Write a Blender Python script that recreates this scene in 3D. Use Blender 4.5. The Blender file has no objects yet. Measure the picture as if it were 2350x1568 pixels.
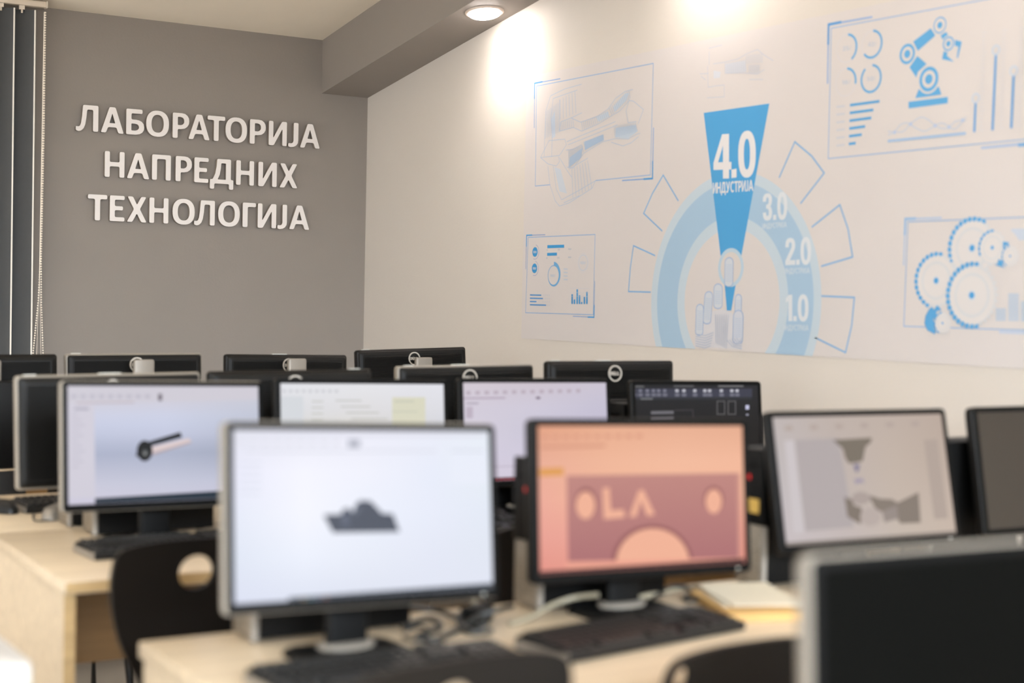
import bpy, bmesh, math, random
from mathutils import Vector, Matrix
from mathutils.geometry import tessellate_polygon
random.seed(7)
scene = bpy.context.scene
COL = scene.collection

# ------------------------------------------------------------------ camera, world, lights, exposure
EYE = Vector((0, 0, 1.35))
RIGHT = Vector((0.84637077, -0.53219749, 0.02055099))
DOWN = Vector((0.00242226, -0.03473973, -0.99939346))
FWD = Vector((0.53258863, 0.8459072, -0.02811357))
FPX = 3500.0
cam = bpy.data.cameras.new('camera')
cam.sensor_width = 36.0
cam.lens = FPX / 2350 * 36
cam.clip_start = 0.05
cam.dof.use_dof = True
cam.dof.focus_distance = 7.3
cam.dof.aperture_fstop = 2.0
camo = bpy.data.objects.new('camera', cam)
COL.objects.link(camo)
m = Matrix.Identity(4)
for i in range(3):
    m[i][0] = RIGHT[i]; m[i][1] = -DOWN[i]; m[i][2] = -FWD[i]; m[i][3] = EYE[i]
camo.matrix_world = m
scene.camera = camo

vs = scene.view_settings
vs.view_transform = 'Standard'; vs.look = 'None'; vs.exposure = 0.13; vs.gamma = 1.0
vs.use_curve_mapping = False
w = bpy.data.worlds.new('World'); scene.world = w
w.use_nodes = True
w.node_tree.nodes['Background'].inputs[0].default_value = (0.82, 0.91, 1.0, 1)
w.node_tree.nodes['Background'].inputs[1].default_value = 0.9
try:
    scene.cycles.use_denoising = True
    scene.cycles.max_bounces = 8
    scene.cycles.diffuse_bounces = 5
    scene.cycles.sample_clamp_indirect = 6
except Exception:
    pass


def lamp(name, kind, loc, direction, power, color, **kw):
    l = bpy.data.lights.new(name, kind)
    l.energy = power; l.color = color
    for k, v in kw.items():
        setattr(l, k, v)
    o = bpy.data.objects.new(name, l)
    COL.objects.link(o)
    o.location = loc
    o.rotation_euler = Vector(direction).to_track_quat('-Z', 'Y').to_euler()
    return o


# daylight coming in through the three windows of the left wall
for yy in (1.0, 3.6, 6.0):
    lamp('window_daylight', 'AREA', (-3.12, yy, 1.6), (1, 0, -0.25), 20, (0.86, 0.93, 1.0),
         shape='RECTANGLE', size=1.5, size_y=1.9)
# sun falling through the same windows onto the floor beside them
lamp('sun', 'SUN', (-6, 2, 6), (1, 0.08, -1.05), 56, (1.0, 0.98, 0.95), angle=math.radians(0.6))
# daylight from the glazed wall behind the photographer
lamp('window_daylight', 'AREA', (0.3, -1.72, 1.6), (0.12, 1, -0.25), 25, (0.86, 0.93, 1.0),
     shape='RECTANGLE', size=4.2, size_y=1.7)

# unseen fill lamp added overhead to brighten the desk tops
lamp('overhead_fill', 'AREA', (0.3, 3.9, 2.95), (0, 0, -1), 12, (1.0, 0.95, 0.88), shape='RECTANGLE', size=1.2, size_y=2.6)
# open sky seen through that glazed wall
lamp('sky_daylight', 'AREA', (1.0, -9.0, 4.6), (0.08, 1, -0.35), 5300, (0.84, 0.92, 1.0),
     shape='RECTANGLE', size=13, size_y=4.0)

# ------------------------------------------------------------------ colour and materials


def lin(c):
    r = []
    for v in c[:3]:
        v /= 255.0
        r.append(v / 12.92 if v <= 0.04045 else ((v + 0.055) / 1.055) ** 2.4)
    return (*r, 1.0)


def mat(name, rgb, rough=0.5, metal=0.0, spec=0.5, emit=None, estr=0.0, noise=0.0, nscale=8.0, bump=0.0, bscale=60.0):
    mm = bpy.data.materials.new(name); mm.use_nodes = True
    nt = mm.node_tree; b = nt.nodes['Principled BSDF']
    b.inputs['Roughness'].default_value = rough
    b.inputs['Metallic'].default_value = metal
    b.inputs['Specular IOR Level'].default_value = spec
    c = lin(rgb)
    b.inputs['Base Color'].default_value = c
    tc = nt.nodes.new('ShaderNodeTexCoord')
    if noise:
        n = nt.nodes.new('ShaderNodeTexNoise'); n.inputs['Scale'].default_value = nscale; n.inputs['Detail'].default_value = 5
        nt.links.new(tc.outputs['Object'], n.inputs['Vector'])
        mx = nt.nodes.new('ShaderNodeMix'); mx.data_type = 'RGBA'
        mx.inputs[6].default_value = tuple(v * (1 - noise) for v in c[:3]) + (1,)
        mx.inputs[7].default_value = tuple(min(1, v * (1 + noise)) for v in c[:3]) + (1,)
        nt.links.new(n.outputs['Fac'], mx.inputs[0]); nt.links.new(mx.outputs[2], b.inputs['Base Color'])
    if bump:
        n2 = nt.nodes.new('ShaderNodeTexNoise'); n2.inputs['Scale'].default_value = bscale; n2.inputs['Detail'].default_value = 4
        nt.links.new(tc.outputs['Object'], n2.inputs['Vector'])
        bp = nt.nodes.new('ShaderNodeBump'); bp.inputs['Strength'].default_value = bump; bp.inputs['Distance'].default_value = 0.004
        nt.links.new(n2.outputs['Fac'], bp.inputs['Height']); nt.links.new(bp.outputs[0], b.inputs['Normal'])
    if emit:
        b.inputs['Emission Color'].default_value = lin(emit); b.inputs['Emission Strength'].default_value = estr
    return mm


def wood(name, rgb, rough=0.38):
    mm = bpy.data.materials.new(name); mm.use_nodes = True
    nt = mm.node_tree; b = nt.nodes['Principled BSDF']; b.inputs['Roughness'].default_value = rough
    tc = nt.nodes.new('ShaderNodeTexCoord'); mp = nt.nodes.new('ShaderNodeMapping')
    mp.inputs['Scale'].default_value = (1.2, 22, 22)
    nt.links.new(tc.outputs['Object'], mp.inputs['Vector'])
    n = nt.nodes.new('ShaderNodeTexNoise'); n.inputs['Scale'].default_value = 2.2; n.inputs['Detail'].default_value = 6
    n.inputs['Distortion'].default_value = 0.6
    nt.links.new(mp.outputs[0], n.inputs['Vector'])
    cr = nt.nodes.new('ShaderNodeValToRGB')
    c = lin(rgb)
    cr.color_ramp.elements[0].position = 0.3; cr.color_ramp.elements[0].color = tuple(v * 0.86 for v in c[:3]) + (1,)
    cr.color_ramp.elements[1].position = 0.7; cr.color_ramp.elements[1].color = tuple(min(1, v * 1.07) for v in c[:3]) + (1,)
    nt.links.new(n.outputs['Fac'], cr.inputs[0]); nt.links.new(cr.outputs[0], b.inputs['Base Color'])
    return mm


def print_mat(name, emissive, rough=0.5):
    """colours come from the mesh's own colour attribute (flat print or screen image)"""
    mm = bpy.data.materials.new(name); mm.use_nodes = True
    nt = mm.node_tree; b = nt.nodes['Principled BSDF']; b.inputs['Roughness'].default_value = rough
    a = nt.nodes.new('ShaderNodeVertexColor'); a.layer_name = 'ink'
    if emissive:
        b.inputs['Base Color'].default_value = (0.005, 0.005, 0.005, 1)
        b.inputs['Specular IOR Level'].default_value = 0.12
        nt.links.new(a.outputs[0], b.inputs['Emission Color']); b.inputs['Emission Strength'].default_value = 0.89
    else:
        nt.links.new(a.outputs[0], b.inputs['Base Color'])
        b.inputs['Specular IOR Level'].default_value = 0.3
    return mm


M = dict(
    grey_wall=mat('grey wall paint', (150, 143, 137), 0.6, spec=0.3, noise=0.05, nscale=2.0, bump=0.12, bscale=90),
    white_wall=mat('off white wall paint', (222, 215, 207), 0.6, spec=0.3, noise=0.02, nscale=1.5, bump=0.15, bscale=70),
    ceiling=mat('ceiling paint', (248, 238, 222), 0.8, spec=0.2, noise=0.02, bump=0.1, bscale=60),
    floor=mat('grey linoleum', (180, 175, 167), 0.5, noise=0.1, nscale=5),
    letter=mat('sign letter white', (248, 243, 240), 0.45),
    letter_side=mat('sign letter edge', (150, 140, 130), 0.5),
    wood=wood('beech laminate', (209, 191, 164)),
    edge=wood('beech edge band', (196, 164, 116), 0.45),
    rim=mat('silver plastic rim', (136, 129, 119), 0.36, spec=0.5),
    rim_dark=mat('black plastic rim', (24, 22, 20), 0.36, spec=0.18),
    black=mat('black plastic', (11, 11, 11), 0.5, spec=0.18, noise=0.1, nscale=40),
    back=mat('ribbed black plastic', (15, 14, 12), 0.5, spec=0.25, noise=0.08, nscale=30),
    bezel=mat('black bezel', (7, 7, 7), 0.4, spec=0.12),
    off=mat('switched off screen', (46, 40, 33), 0.45, spec=0.4, noise=0.05),  # reflection of the bright room is put into this lighter base colour
    off_dark=mat('switched off screen dark', (4, 4, 3), 0.6, spec=0.03, noise=0.05),
    silver=mat('silver plastic', (146, 139, 130), 0.4, metal=0.25),
    mesh=mat('silver mesh grille', (150, 140, 126), 0.45, metal=0.4),
    logo=mat('badge silver', (205, 198, 188), 0.35, metal=0.2),
    sticker=mat('pale sticker', (222, 222, 214), 0.35),
    key=mat('black key', (30, 28, 26), 0.36, noise=0.1, nscale=80),
    kbd=mat('keyboard body', (18, 18, 18), 0.4, spec=0.3),
    chair=mat('black chair shell', (19, 15, 11), 0.5, spec=0.22, noise=0.08, nscale=30),
    chrome=mat('black tube', (24, 24, 24), 0.35),
    cable=mat('black cable', (30, 31, 30), 0.45),
    cable_grey=mat('grey beige cable', (150, 142, 122), 0.45),
    brown=wood('beech with painted shade', (150, 112, 66), 0.5),  # desk wood darkened in colour to hold the shade under the desks
    paper=mat('cream paper', (212, 203, 182), 0.7, noise=0.03),
    book=mat('brown book cover', (196, 158, 96), 0.6, noise=0.08),
    white=mat('white lacquer', (206, 203, 199), 0.35),
    rail=mat('white rail', (225, 212, 196), 0.4),
    slat=mat('grey blind fabric', (72, 74, 76), 0.7, noise=0.06, nscale=60),
    slat_glint=mat('painted slat glint', (228, 224, 216), 0.6),
    bead=mat('white bead', (250, 240, 226), 0.4),
    red=mat('red indicator', (190, 30, 30), 0.4, emit=(230, 40, 40), estr=0.4),
    yellow=mat('yellow label', (206, 168, 84), 0.5),
    frame=mat('window frame', (230, 230, 230), 0.4),
    disc=mat('downlight diffuser', (255, 250, 245), 0.4, emit=(255, 244, 236), estr=60.0),
    trim=mat('downlight ring', (232, 216, 204), 0.35),
    mural=mat('printed vinyl sheet', (219, 213, 212), 0.45, spec=0.35, noise=0.012, nscale=3),
    ink=print_mat('printed ink', False, 0.45),
    screen=print_mat('screen image', True, 0.4),
)
for nm in ('mesh',):
    mm = M[nm]; nt = mm.node_tree; b = nt.nodes['Principled BSDF']
    vo = nt.nodes.new('ShaderNodeTexVoronoi'); vo.inputs['Scale'].default_value = 260
    tc = nt.nodes.new('ShaderNodeTexCoord'); nt.links.new(tc.outputs['Object'], vo.inputs['Vector'])
    cr = nt.nodes.new('ShaderNodeValToRGB'); cr.color_ramp.elements[0].position = 0.25; cr.color_ramp.elements[0].color = lin((70, 64, 58))
    cr.color_ramp.elements[1].position = 0.4; cr.color_ramp.elements[1].color = lin((146, 136, 122))
    nt.links.new(vo.outputs['Distance'], cr.inputs[0]); nt.links.new(cr.outputs[0], b.inputs['Base Color'])

# ------------------------------------------------------------------ mesh helpers


class G:
    def __init__(s):
        s.v = []; s.f = []; s.mi = []; s.c = []

    def add(s, vs_, fs, mi=0):
        n = len(s.v); s.v += [tuple(p) for p in vs_]
        for f in fs:
            s.f.append(tuple(i + n for i in f)); s.mi.append(mi)

    def box(s, a, b, mi=0, ch=0.0):
        x0, y0, z0 = a; x1, y1, z1 = b
        if not ch:
            s.add([(x0, y0, z0), (x1, y0, z0), (x1, y1, z0), (x0, y1, z0), (x0, y0, z1), (x1, y0, z1), (x1, y1, z1), (x0, y1, z1)],
                  [(3, 2, 1, 0), (4, 5, 6, 7), (0, 1, 5, 4), (1, 2, 6, 5), (2, 3, 7, 6), (3, 0, 4, 7)], mi)
            return
        bm = bmesh.new(); bmesh.ops.create_cube(bm, size=1)
        for v in bm.verts:
            v.co = Vector(((x0 + x1) / 2 + v.co.x * (x1 - x0), (y0 + y1) / 2 + v.co.y * (y1 - y0), (z0 + z1) / 2 + v.co.z * (z1 - z0)))
        bmesh.ops.bevel(bm, geom=list(bm.edges), offset=ch, segments=2, profile=0.5, affect='EDGES')
        bm.verts.index_update()
        s.add([v.co[:] for v in bm.verts], [[v.index for v in f.verts] for f in bm.faces], mi); bm.free()

    def tube(s, pts, r, n=8, mi=0, cap=True):
        pts = [Vector(p) for p in pts]; rings = []
        up = Vector((0, 0, 1))
        for i, p in enumerate(pts):
            t = (pts[min(i + 1, len(pts) - 1)] - pts[max(i - 1, 0)]).normalized()
            a = t.cross(up if abs(t.z) < 0.95 else Vector((1, 0, 0))).normalized(); b = t.cross(a)
            rr = r[i] if isinstance(r, (list, tuple)) else r
            rings.append([p + a * (rr * math.cos(2 * math.pi * k / n)) + b * (rr * math.sin(2 * math.pi * k / n)) for k in range(n)])
        vs_ = [q for R_ in rings for q in R_]; fs = []
        for i in range(len(pts) - 1):
            for k in range(n):
                fs.append((i * n + k, i * n + (k + 1) % n, (i + 1) * n + (k + 1) % n, (i + 1) * n + k))
        if cap:
            fs.append(tuple(range(n - 1, -1, -1))); fs.append(tuple((len(pts) - 1) * n + k for k in range(n)))
        s.add(vs_, fs, mi)

    def loft(s, rings, mi=0, cap0=True, cap1=True):
        n = len(rings[0]); vs_ = [q for R_ in rings for q in R_]; fs = []
        for i in range(len(rings) - 1):
            for k in range(n):
                fs.append((i * n + k, i * n + (k + 1) % n, (i + 1) * n + (k + 1) % n, (i + 1) * n + k))
        if cap0: fs.append(tuple(range(n - 1, -1, -1)))
        if cap1: fs.append(tuple((len(rings) - 1) * n + k for k in range(n)))
        s.add(vs_, fs, mi)

    def poly(s, outer, holes, fn, mi=0, flip=False):
        """flat tessellated polygon with holes; fn maps 2-D to 3-D"""
        loops = [outer] + list(holes)
        tri = tessellate_polygon([[Vector((p[0], p[1], 0)) for p in l] for l in loops])
        flat = [p for l in loops for p in l]
        s.add([fn(p) for p in flat], [tuple(reversed(t)) if flip else tuple(t) for t in tri], mi)

    def prism(s, outer, holes, fa, fb, mi=0, mside=0):
        s.poly(outer, holes, fa, mi); s.poly(outer, holes, fb, mside, True)
        for l in [outer] + list(holes):
            n = len(l)
            s.add([fa(p) for p in l] + [fb(p) for p in l], [(k, (k + 1) % n, n + (k + 1) % n, n + k) for k in range(n)], mside)

    def mesh(s, name, mats, smooth=False, ang=35):
        me = bpy.data.meshes.new(name); me.from_pydata(s.v, [], s.f)
        for mm_ in (mats if isinstance(mats, (list, tuple)) else [mats]): me.materials.append(mm_)
        me.polygons.foreach_set('material_index', s.mi)
        bm = bmesh.new(); bm.from_mesh(me)
        bmesh.ops.recalc_face_normals(bm, faces=bm.faces); bm.to_mesh(me); bm.free()
        if smooth:
            me.polygons.foreach_set('use_smooth', [True] * len(me.polygons)); me.set_sharp_from_angle(angle=math.radians(ang))
        me.update(); return me


def link(name, me, parent=None, mw=None):
    o = bpy.data.objects.new(name, me); COL.objects.link(o)
    if parent is not None: o.parent = parent
    if mw is not None: o.matrix_local = mw
    return o


def tag(o, label, cat, group=None):
    o['label'] = label; o['category'] = cat
    if group: o['group'] = group
    return o


def empty(name, loc, rz=0.0, label=None, cat=None, group=None):
    o = bpy.data.objects.new(name, None); COL.objects.link(o); o.empty_display_size = 0.05
    o.location = loc; o.rotation_euler = (0, 0, rz)
    if label: tag(o, label, cat, group)
    return o


def struct(name, g, mats, parent=None, smooth=False):
    o = link(name, g.mesh(name, mats, smooth), parent)
    if parent is None: o['kind'] = 'structure'
    return o


def rrect(w_, h_, r, n=5):
    p = []
    for cx_, cy_, a0 in ((w_ / 2 - r, h_ / 2 - r, 0), (-w_ / 2 + r, h_ / 2 - r, 90), (-w_ / 2 + r, -h_ / 2 + r, 180), (w_ / 2 - r, -h_ / 2 + r, 270)):
        for k in range(n + 1):
            a = math.radians(a0 + 90 * k / n); p.append((cx_ + r * math.cos(a), cy_ + r * math.sin(a)))
    return p


def circ(cx_, cy_, rx, ry=None, n=40, a0=0, a1=360):
    ry = rx if ry is None else ry
    full = abs(a1 - a0) >= 360
    return [(cx_ + rx * math.cos(math.radians(a0 + (a1 - a0) * k / (n if full else n - 1))),
             cy_ + ry * math.sin(math.radians(a0 + (a1 - a0) * k / (n if full else n - 1)))) for k in range(n)]


def area2(p): return sum(p[i][0] * p[(i + 1) % len(p)][1] - p[(i + 1) % len(p)][0] * p[i][1] for i in range(len(p)))


def fillet(p, r):
    out = []; n = len(p)
    for i in range(n):
        a, b, c = Vector(p[i - 1]), Vector(p[i]), Vector(p[(i + 1) % n])
        u, v = a - b, c - b
        if u.length < 1e-6 or v.length < 1e-6: continue
        ang = u.angle(v)
        d = min(r, u.length * 0.45, v.length * 0.45)
        if ang > math.radians(150): out.append(tuple(b)); continue
        p0 = b + u.normalized() * d; p1 = b + v.normalized() * d
        for t in (0, 0.33, 0.67, 1):
            q = p0 * (1 - t) ** 2 + b * 2 * t * (1 - t) + p1 * t * t; out.append(tuple(q))
    return out


# ------------------------------------------------------------------ viewing rays, used to lay flat artwork out on its surface
def ray(px, py):
    return FWD + RIGHT * ((px - 1175) / FPX) + DOWN * ((py - 784) / FPX)


def on_x(px, py, x):
    d = ray(px, py); return EYE + d * (x / d.x)


def on_y(px, py, y):
    d = ray(px, py); return EYE + d * (y / d.y)


def on_z(px, py, z):
    d = ray(px, py); return EYE + d * ((z - EYE.z) / d.z)


# ------------------------------------------------------------------ letter shapes (cap height 1)
def sup(cx_, cy_, rx, ry, n=36, e=2.35):
    r = []
    for k in range(n):
        a = 2 * math.pi * k / n; c, s_ = math.cos(a), math.sin(a)
        r.append((cx_ + rx * math.copysign(abs(c) ** (2 / e), c), cy_ + ry * math.copysign(abs(s_) ** (2 / e), s_)))
    return r


def c_shape():
    o = [p for p in circ(.42, .5, .42, .52, 24, 48, 312)]
    i = [p for p in circ(.43, .5, .22, .35, 24, 312, 48)]
    return o + i


GL = {
    'Н': ([(0, 0), (.19, 0), (.19, .42), (.56, .42), (.56, 0), (.75, 0), (.75, 1), (.56, 1), (.56, .59), (.19, .59), (.19, 1), (0, 1)], []),
    'П': ([(0, 0), (.19, 0), (.19, .83), (.53, .83), (.53, 0), (.72, 0), (.72, 1), (0, 1)], []),
    'Т': ([(.255, 0), (.445, 0), (.445, .83), (.7, .83), (.7, 1), (0, 1), (0, .83), (.255, .83)], []),
    'Г': ([(0, 0), (.19, 0), (.19, .83), (.5, .83), (.5, 1), (0, 1)], []),
    'Е': ([(0, 0), (.56, 0), (.56, .16), (.19, .16), (.19, .43), (.5, .43), (.5, .59), (.19, .59), (.19, .84), (.56, .84), (.56, 1), (0, 1)], []),
    'А': ([(0, 0), (.2, 0), (.275, .22), (.6, .22), (.675, 0), (.88, 0), (.555, 1), (.325, 1)], [[(.325, .38), (.55, .38), (.4375, .76)]]),
    'И': ([(0, 1), (0, 0), (.2, 0), (.55, .70), (.55, 0), (.73, 0), (.73, 1), (.53, 1), (.18, .30), (.18, 1)], []),
    'Ј': ([(.21, 1), (.21, .25), (.185, .17), (.12, .135), (0, .15), (0, 0), (.1, -.02), (.22, 0), (.32, .06), (.385, .16), (.4, .28), (.4, 1)], []),
    'Л': ([(.66, 0), (.86, 0), (.86, 1), (.27, 1), (.235, .55), (.2, .3), (.16, .19), (.1, .155), (0, .17), (0, .01), (.1, -.02), (.2, 0), (.3, .1), (.36, .25), (.4, .5), (.43, .83), (.66, .83)], []),
    'Д': ([(0, -.22), (.165, -.22), (.165, 0), (.735, 0), (.735, -.22), (.9, -.22), (.9, .17), (.8, .17), (.8, 1), (.27, 1), (.25, .7), (.2, .4), (.1, .17), (0, .17)],
          [[(.29, .17), (.61, .17), (.61, .83), (.43, .83), (.41, .6), (.37, .36)]]),
    'Р': ([(0, 0), (.19, 0), (.19, .36), (.3, .36), (.45, .39), (.55, .47), (.61, .58), (.62, .69), (.605, .81), (.55, .91), (.46, .98), (.34, 1), (0, 1)],
          [[(.19, .52), (.3, .52), (.38, .55), (.425, .62), (.43, .69), (.42, .76), (.38, .82), (.3, .845), (.19, .845)]]),
    'Б': ([(0, 0), (.35, 0), (.5, .03), (.6, .1), (.66, .2), (.67, .31), (.65, .43), (.58, .52), (.48, .57), (.36, .59), (.19, .59), (.19, .83), (.6, .83), (.6, 1), (0, 1)],
          [[(.19, .16), (.33, .16), (.42, .19), (.47, .25), (.475, .31), (.46, .37), (.41, .415), (.32, .43), (.19, .43)]]),
    'О': (sup(.44, .5, .44, .515), [sup(.44, .5, .235, .35)]),
    'Х': ([(0, 0), (.21, 0), (.39, .34), (.57, 0), (.78, 0), (.51, .51), (.76, 1), (.56, 1), (.395, .68), (.23, 1), (.02, 1), (.275, .51)], []),
    'У': ([(.02, 1), (.23, 1), (.42, .48), (.6, 1), (.8, 1), (.5, .2), (.42, .05), (.3, -.02), (.08, 0), (.08, .16), (.22, .15), (.3, .22), (.32, .3)], []),
    'С': (c_shape(), []),
    '0': (sup(.29, .5, .29, .52), [sup(.29, .5, .1, .34)]),
    '4': ([(.33, 0), (.54, 0), (.54, .2), (.62, .2), (.62, .37), (.54, .37), (.54, 1), (.3, 1), (0, .36), (0, .2), (.33, .2)], [[(.16, .37), (.33, .37), (.33, .74)]]),
    '1': ([(.14, 0), (.35, 0), (.35, 1), (.17, 1), (0, .86), (0, .7), (.14, .76)], []),
    '2': ([(0, 0), (.56, 0), (.56, .18), (.26, .18), (.48, .5), (.545, .62), (.56, .74), (.53, .88), (.44, .98), (.28, 1.01), (.12, .98), (.03, .88), (0, .72), (0, .66), (.2, .66), (.2, .74), (.22, .82), (.28, .85), (.34, .82), (.36, .74), (.34, .64), (0, .16)], []),
    '3': ([(0, .3), (.2, .3), (.21, .2), (.28, .16), (.35, .2), (.36, .3), (.34, .4), (.26, .44), (.2, .44), (.2, .58), (.27, .59), (.34, .63), (.35, .74), (.34, .82), (.28, .86), (.22, .82), (.2, .7), (0, .7), (.02, .88), (.12, .98), (.28, 1.01), (.44, .98), (.53, .88), (.55, .76), (.53, .62), (.46, .52), (.53, .42), (.56, .3), (.53, .12), (.44, .02), (.28, -.01), (.12, .02), (.03, .12)], []),
    '.': ([(0, 0), (.19, 0), (.19, .19), (0, .19)], []),
    'D': ([(0, 0), (.32, 0), (.5, .06), (.62, .2), (.67, .4), (.67, .6), (.62, .8), (.5, .94), (.32, 1), (0, 1)], [[(.2, .18), (.32, .2), (.42, .3), (.46, .45), (.46, .55), (.42, .7), (.32, .8), (.2, .82)]]),
    'E': ([(0, 0), (.6, 0), (.6, .18), (.2, .18), (.2, .41), (.54, .41), (.54, .59), (.2, .59), (.2, .82), (.6, .82), (.6, 1), (0, 1)], []),
    'L': ([(0, 0), (.58, 0), (.58, .18), (.21, .18), (.21, 1), (0, 1)], []),
    '5': ([(0, .3), (.2, .3), (.21, .2), (.28, .16), (.35, .2), (.36, .32), (.34, .44), (.28, .48), (.21, .44), (.02, .46), (.06, 1), (.52, 1), (.52, .82), (.22, .82), (.21, .6), (.3, .64), (.44, .62), (.53, .5), (.56, .32), (.53, .12), (.44, .02), (.28, -.01), (.12, .02), (.03, .12)], []),
    '8': (sup(.28, .5, .28, .52), [sup(.28, .72, .09, .13, 16), sup(.28, .28, .09, .15, 16)]),
    '%': ([(.3, 0), (.42, 0), (.62, 1), (.5, 1)], []),
}
for k in list(GL):
    o, hs = GL[k]
    if area2(o) < 0: o = list(reversed(o))
    GL[k] = (o, [list(reversed(h)) if area2(h) > 0 else h for h in hs])


def gbox(ch):
    o, _ = GL[ch]; return min(p[0] for p in o), max(p[0] for p in o)


# ------------------------------------------------------------------ room shell
YB, XW = 7.0, 3.51            # back wall, mural wall
XL, YF = -3.0, -1.6           # window wall, wall behind the photographer
CZ, SL = 2.621, 0.163         # ceiling height at the back wall and its rise towards the front


def cz(y): return CZ + SL * (YB - y)


T = 0.12
g = G(); g.box((XL - T, YF - T, -0.12), (XW + T, YB + T, 0)); struct('floor', g, M['floor'])
g = G(); g.box((XL - T, YB, 0), (XW + T, YB + T, 2.9)); struct('wall_back', g, M['grey_wall'])
g = G()
pr = [(YF - T, 0), (YB, 0), (YB, cz(YB) + .1), (YF - T, cz(YF - T) + .1)]
g.prism(pr, [], lambda p: (XW, p[0], p[1]), lambda p: (XW + T, p[0], p[1])); struct('wall_right', g, M['white_wall'])
g = G()
holes = [[(yy - .8, .8), (yy + .8, .8), (yy + .8, 2.45), (yy - .8, 2.45)] for yy in (1.0, 3.6, 6.0)]
g.prism(pr, holes, lambda p: (XL, p[0], p[1]), lambda p: (XL - T, p[0], p[1])); struct('wall_left', g, M['white_wall'])
g = G(); zt = cz(YF) + .1
g.prism([(XL, 0), (XW, 0), (XW, zt), (XL, zt)], [[(-1.9, .8), (2.5, .8), (2.5, 2.7), (-1.9, 2.7)]],
        lambda p: (p[0], YF, p[1]), lambda p: (p[0], YF - T, p[1])); struct('wall_front', g, M['white_wall'])
g = G()
g.prism([(YF - T, cz(YF - T)), (YB + T, cz(YB + T)), (YB + T, cz(YB + T) + T), (YF - T, cz(YF - T) + T)], [],
        lambda p: (XL - T, p[0], p[1]), lambda p: (XW + T, p[0], p[1])); struct('ceiling', g, M['ceiling'])
# soffit boxed along the mural wall, following the slope of the ceiling
SX = 3.2525


def sz(y): return 1.35 + 1.006 + 0.1585 * (YB - y)


g = G()
g.prism([(YF, sz(YF)), (YB, sz(YB)), (YB, cz(YB) + .02), (YF, cz(YF) + .02)], [], lambda p: (SX, p[0], p[1]), lambda p: (XW, p[0], p[1]))
struct('trim_1', g, M['grey_wall'])
for i, yy in enumerate((1.0, 3.6, 6.0)):
    g = G()
    for a, b in (((yy - .8, .8), (yy + .8, .86)), ((yy - .8, 2.39), (yy + .8, 2.45)), ((yy - .8, .86), (yy - .74, 2.39)), ((yy + .74, .86), (yy + .8, 2.39)), ((yy - .03, .86), (yy + .03, 2.39))):
        g.box((XL - .09, a[0], a[1]), (XL - .03, b[0], b[1]))
    struct('window_%d' % (i + 1), g, M['frame'])

# ------------------------------------------------------------------ wall sign: standing-off letters
sign_rows = [
    ('ЛАБОРАТОРИЈА', .727, [(173.3, 224.9), (230.8, 283.5), (289, 330.4), (334.9, 387.1), (395.7, 433.5), (432, 480.8), (475.7, 515.9), (517.1, 566.5), (573, 609.4), (616.5, 657.8), (661.4, 684.3), (688.4, 733.9)], 290),
    ('НАПРЕДНИХ', .5235, [(239.6, 284.9), (290.6, 342.2), (348.2, 391.2), (402.4, 439.6), (445.3, 477.8), (481.4, 535.1), (541.4, 582.2), (592.4, 634.5), (641, 682.2)], 395),
    ('ТЕХНОЛОГИЈА', .321, [(200.8, 245.1), (251.2, 285.1), (290.6, 335.9), (342.2, 385.7), (395.3, 446.1), (445.1, 492.2), (500, 549.6), (556.3, 586.5), (591, 633.3), (636.3, 658), (663.5, 709.4)], 490),
]
sign = empty('wall_sign', (2.62, YB, 1.35 + .3), 0, 'raised off-white Cyrillic letters in three lines on the grey wall', 'sign')
CAP = .1185
for text, base, spans, ymid in sign_rows:
    for ch, (a, b) in zip(text, spans):
        xa, xb = on_y(a, ymid, YB - .02).x, on_y(b, ymid, YB - .02).x
        x0, x1 = gbox(ch); sx = (xb - xa) / (x1 - x0)
        o, hs = GL[ch]
        o = fillet(o, .055); hs = [fillet(h, .03) for h in hs]
        zb = base + 1.35
        g = G()
        fa = lambda p: (xa + (p[0] - x0) * sx - 2.62, -.024, zb + p[1] * CAP - 1.65)
        fb = lambda p: (xa + (p[0] - x0) * sx - 2.62, -.006, zb + p[1] * CAP - 1.65)
        g.prism(o, hs, fa, fb, 0, 1)
        link('letter', g.mesh('letter', [M['letter'], M['letter_side']]), sign)

# ------------------------------------------------------------------ downlights in the soffit
su = Vector((0, 1, -0.1585)).normalized(); sn = Vector((0, -0.1585, -1)).normalized()  # along soffit, out of soffit
dl_me = None
for i, yy in enumerate((5.63, 4.27, 2.91, 1.55, 0.19)):
    c = Vector((3.372, yy, sz(yy)))
    rot = Matrix((Vector((1, 0, 0)), su, -sn)).transposed().to_4x4()
    root = empty('recessed_downlight', c, 0,
                 'round warm white downlight glowing in the grey soffit' if i == 0 else 'round downlight further along the soffit above the mural',
                 'downlight', None if i == 0 else 'soffit downlights above the mural')
    root.matrix_world = Matrix.Translation(c) @ rot
    if dl_me is None:
        n = 40; rr = [(.064, -.001), (.066, -.006), (.076, -.0075), (.0835, -.004), (.085, 0.0)]
        g = G(); g.loft([[(r * math.cos(2 * math.pi * k / n), r * math.sin(2 * math.pi * k / n), z) for k in range(n)] for r, z in rr], 0, False, False)
        g2 = G(); g2.loft([[(r * math.cos(2 * math.pi * k / n), r * math.sin(2 * math.pi * k / n), z) for k in range(n)] for r, z in ((.066, -.004), (.064, -.014), (.055, -.018), (.03, -.020))], 0, False, True)
        dl_me = (g.mesh('ring', M['trim'], True), g2.mesh('diffuser', M['disc'], True))
    link('ring', dl_me[0], root); link('diffuser', dl_me[1], root)
    lamp('downlight_beam', 'SPOT', c + sn * .03, sn, 11, (1.0, .90, .84), spot_size=math.radians(140), spot_blend=.8, shadow_soft_size=.035)

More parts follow.
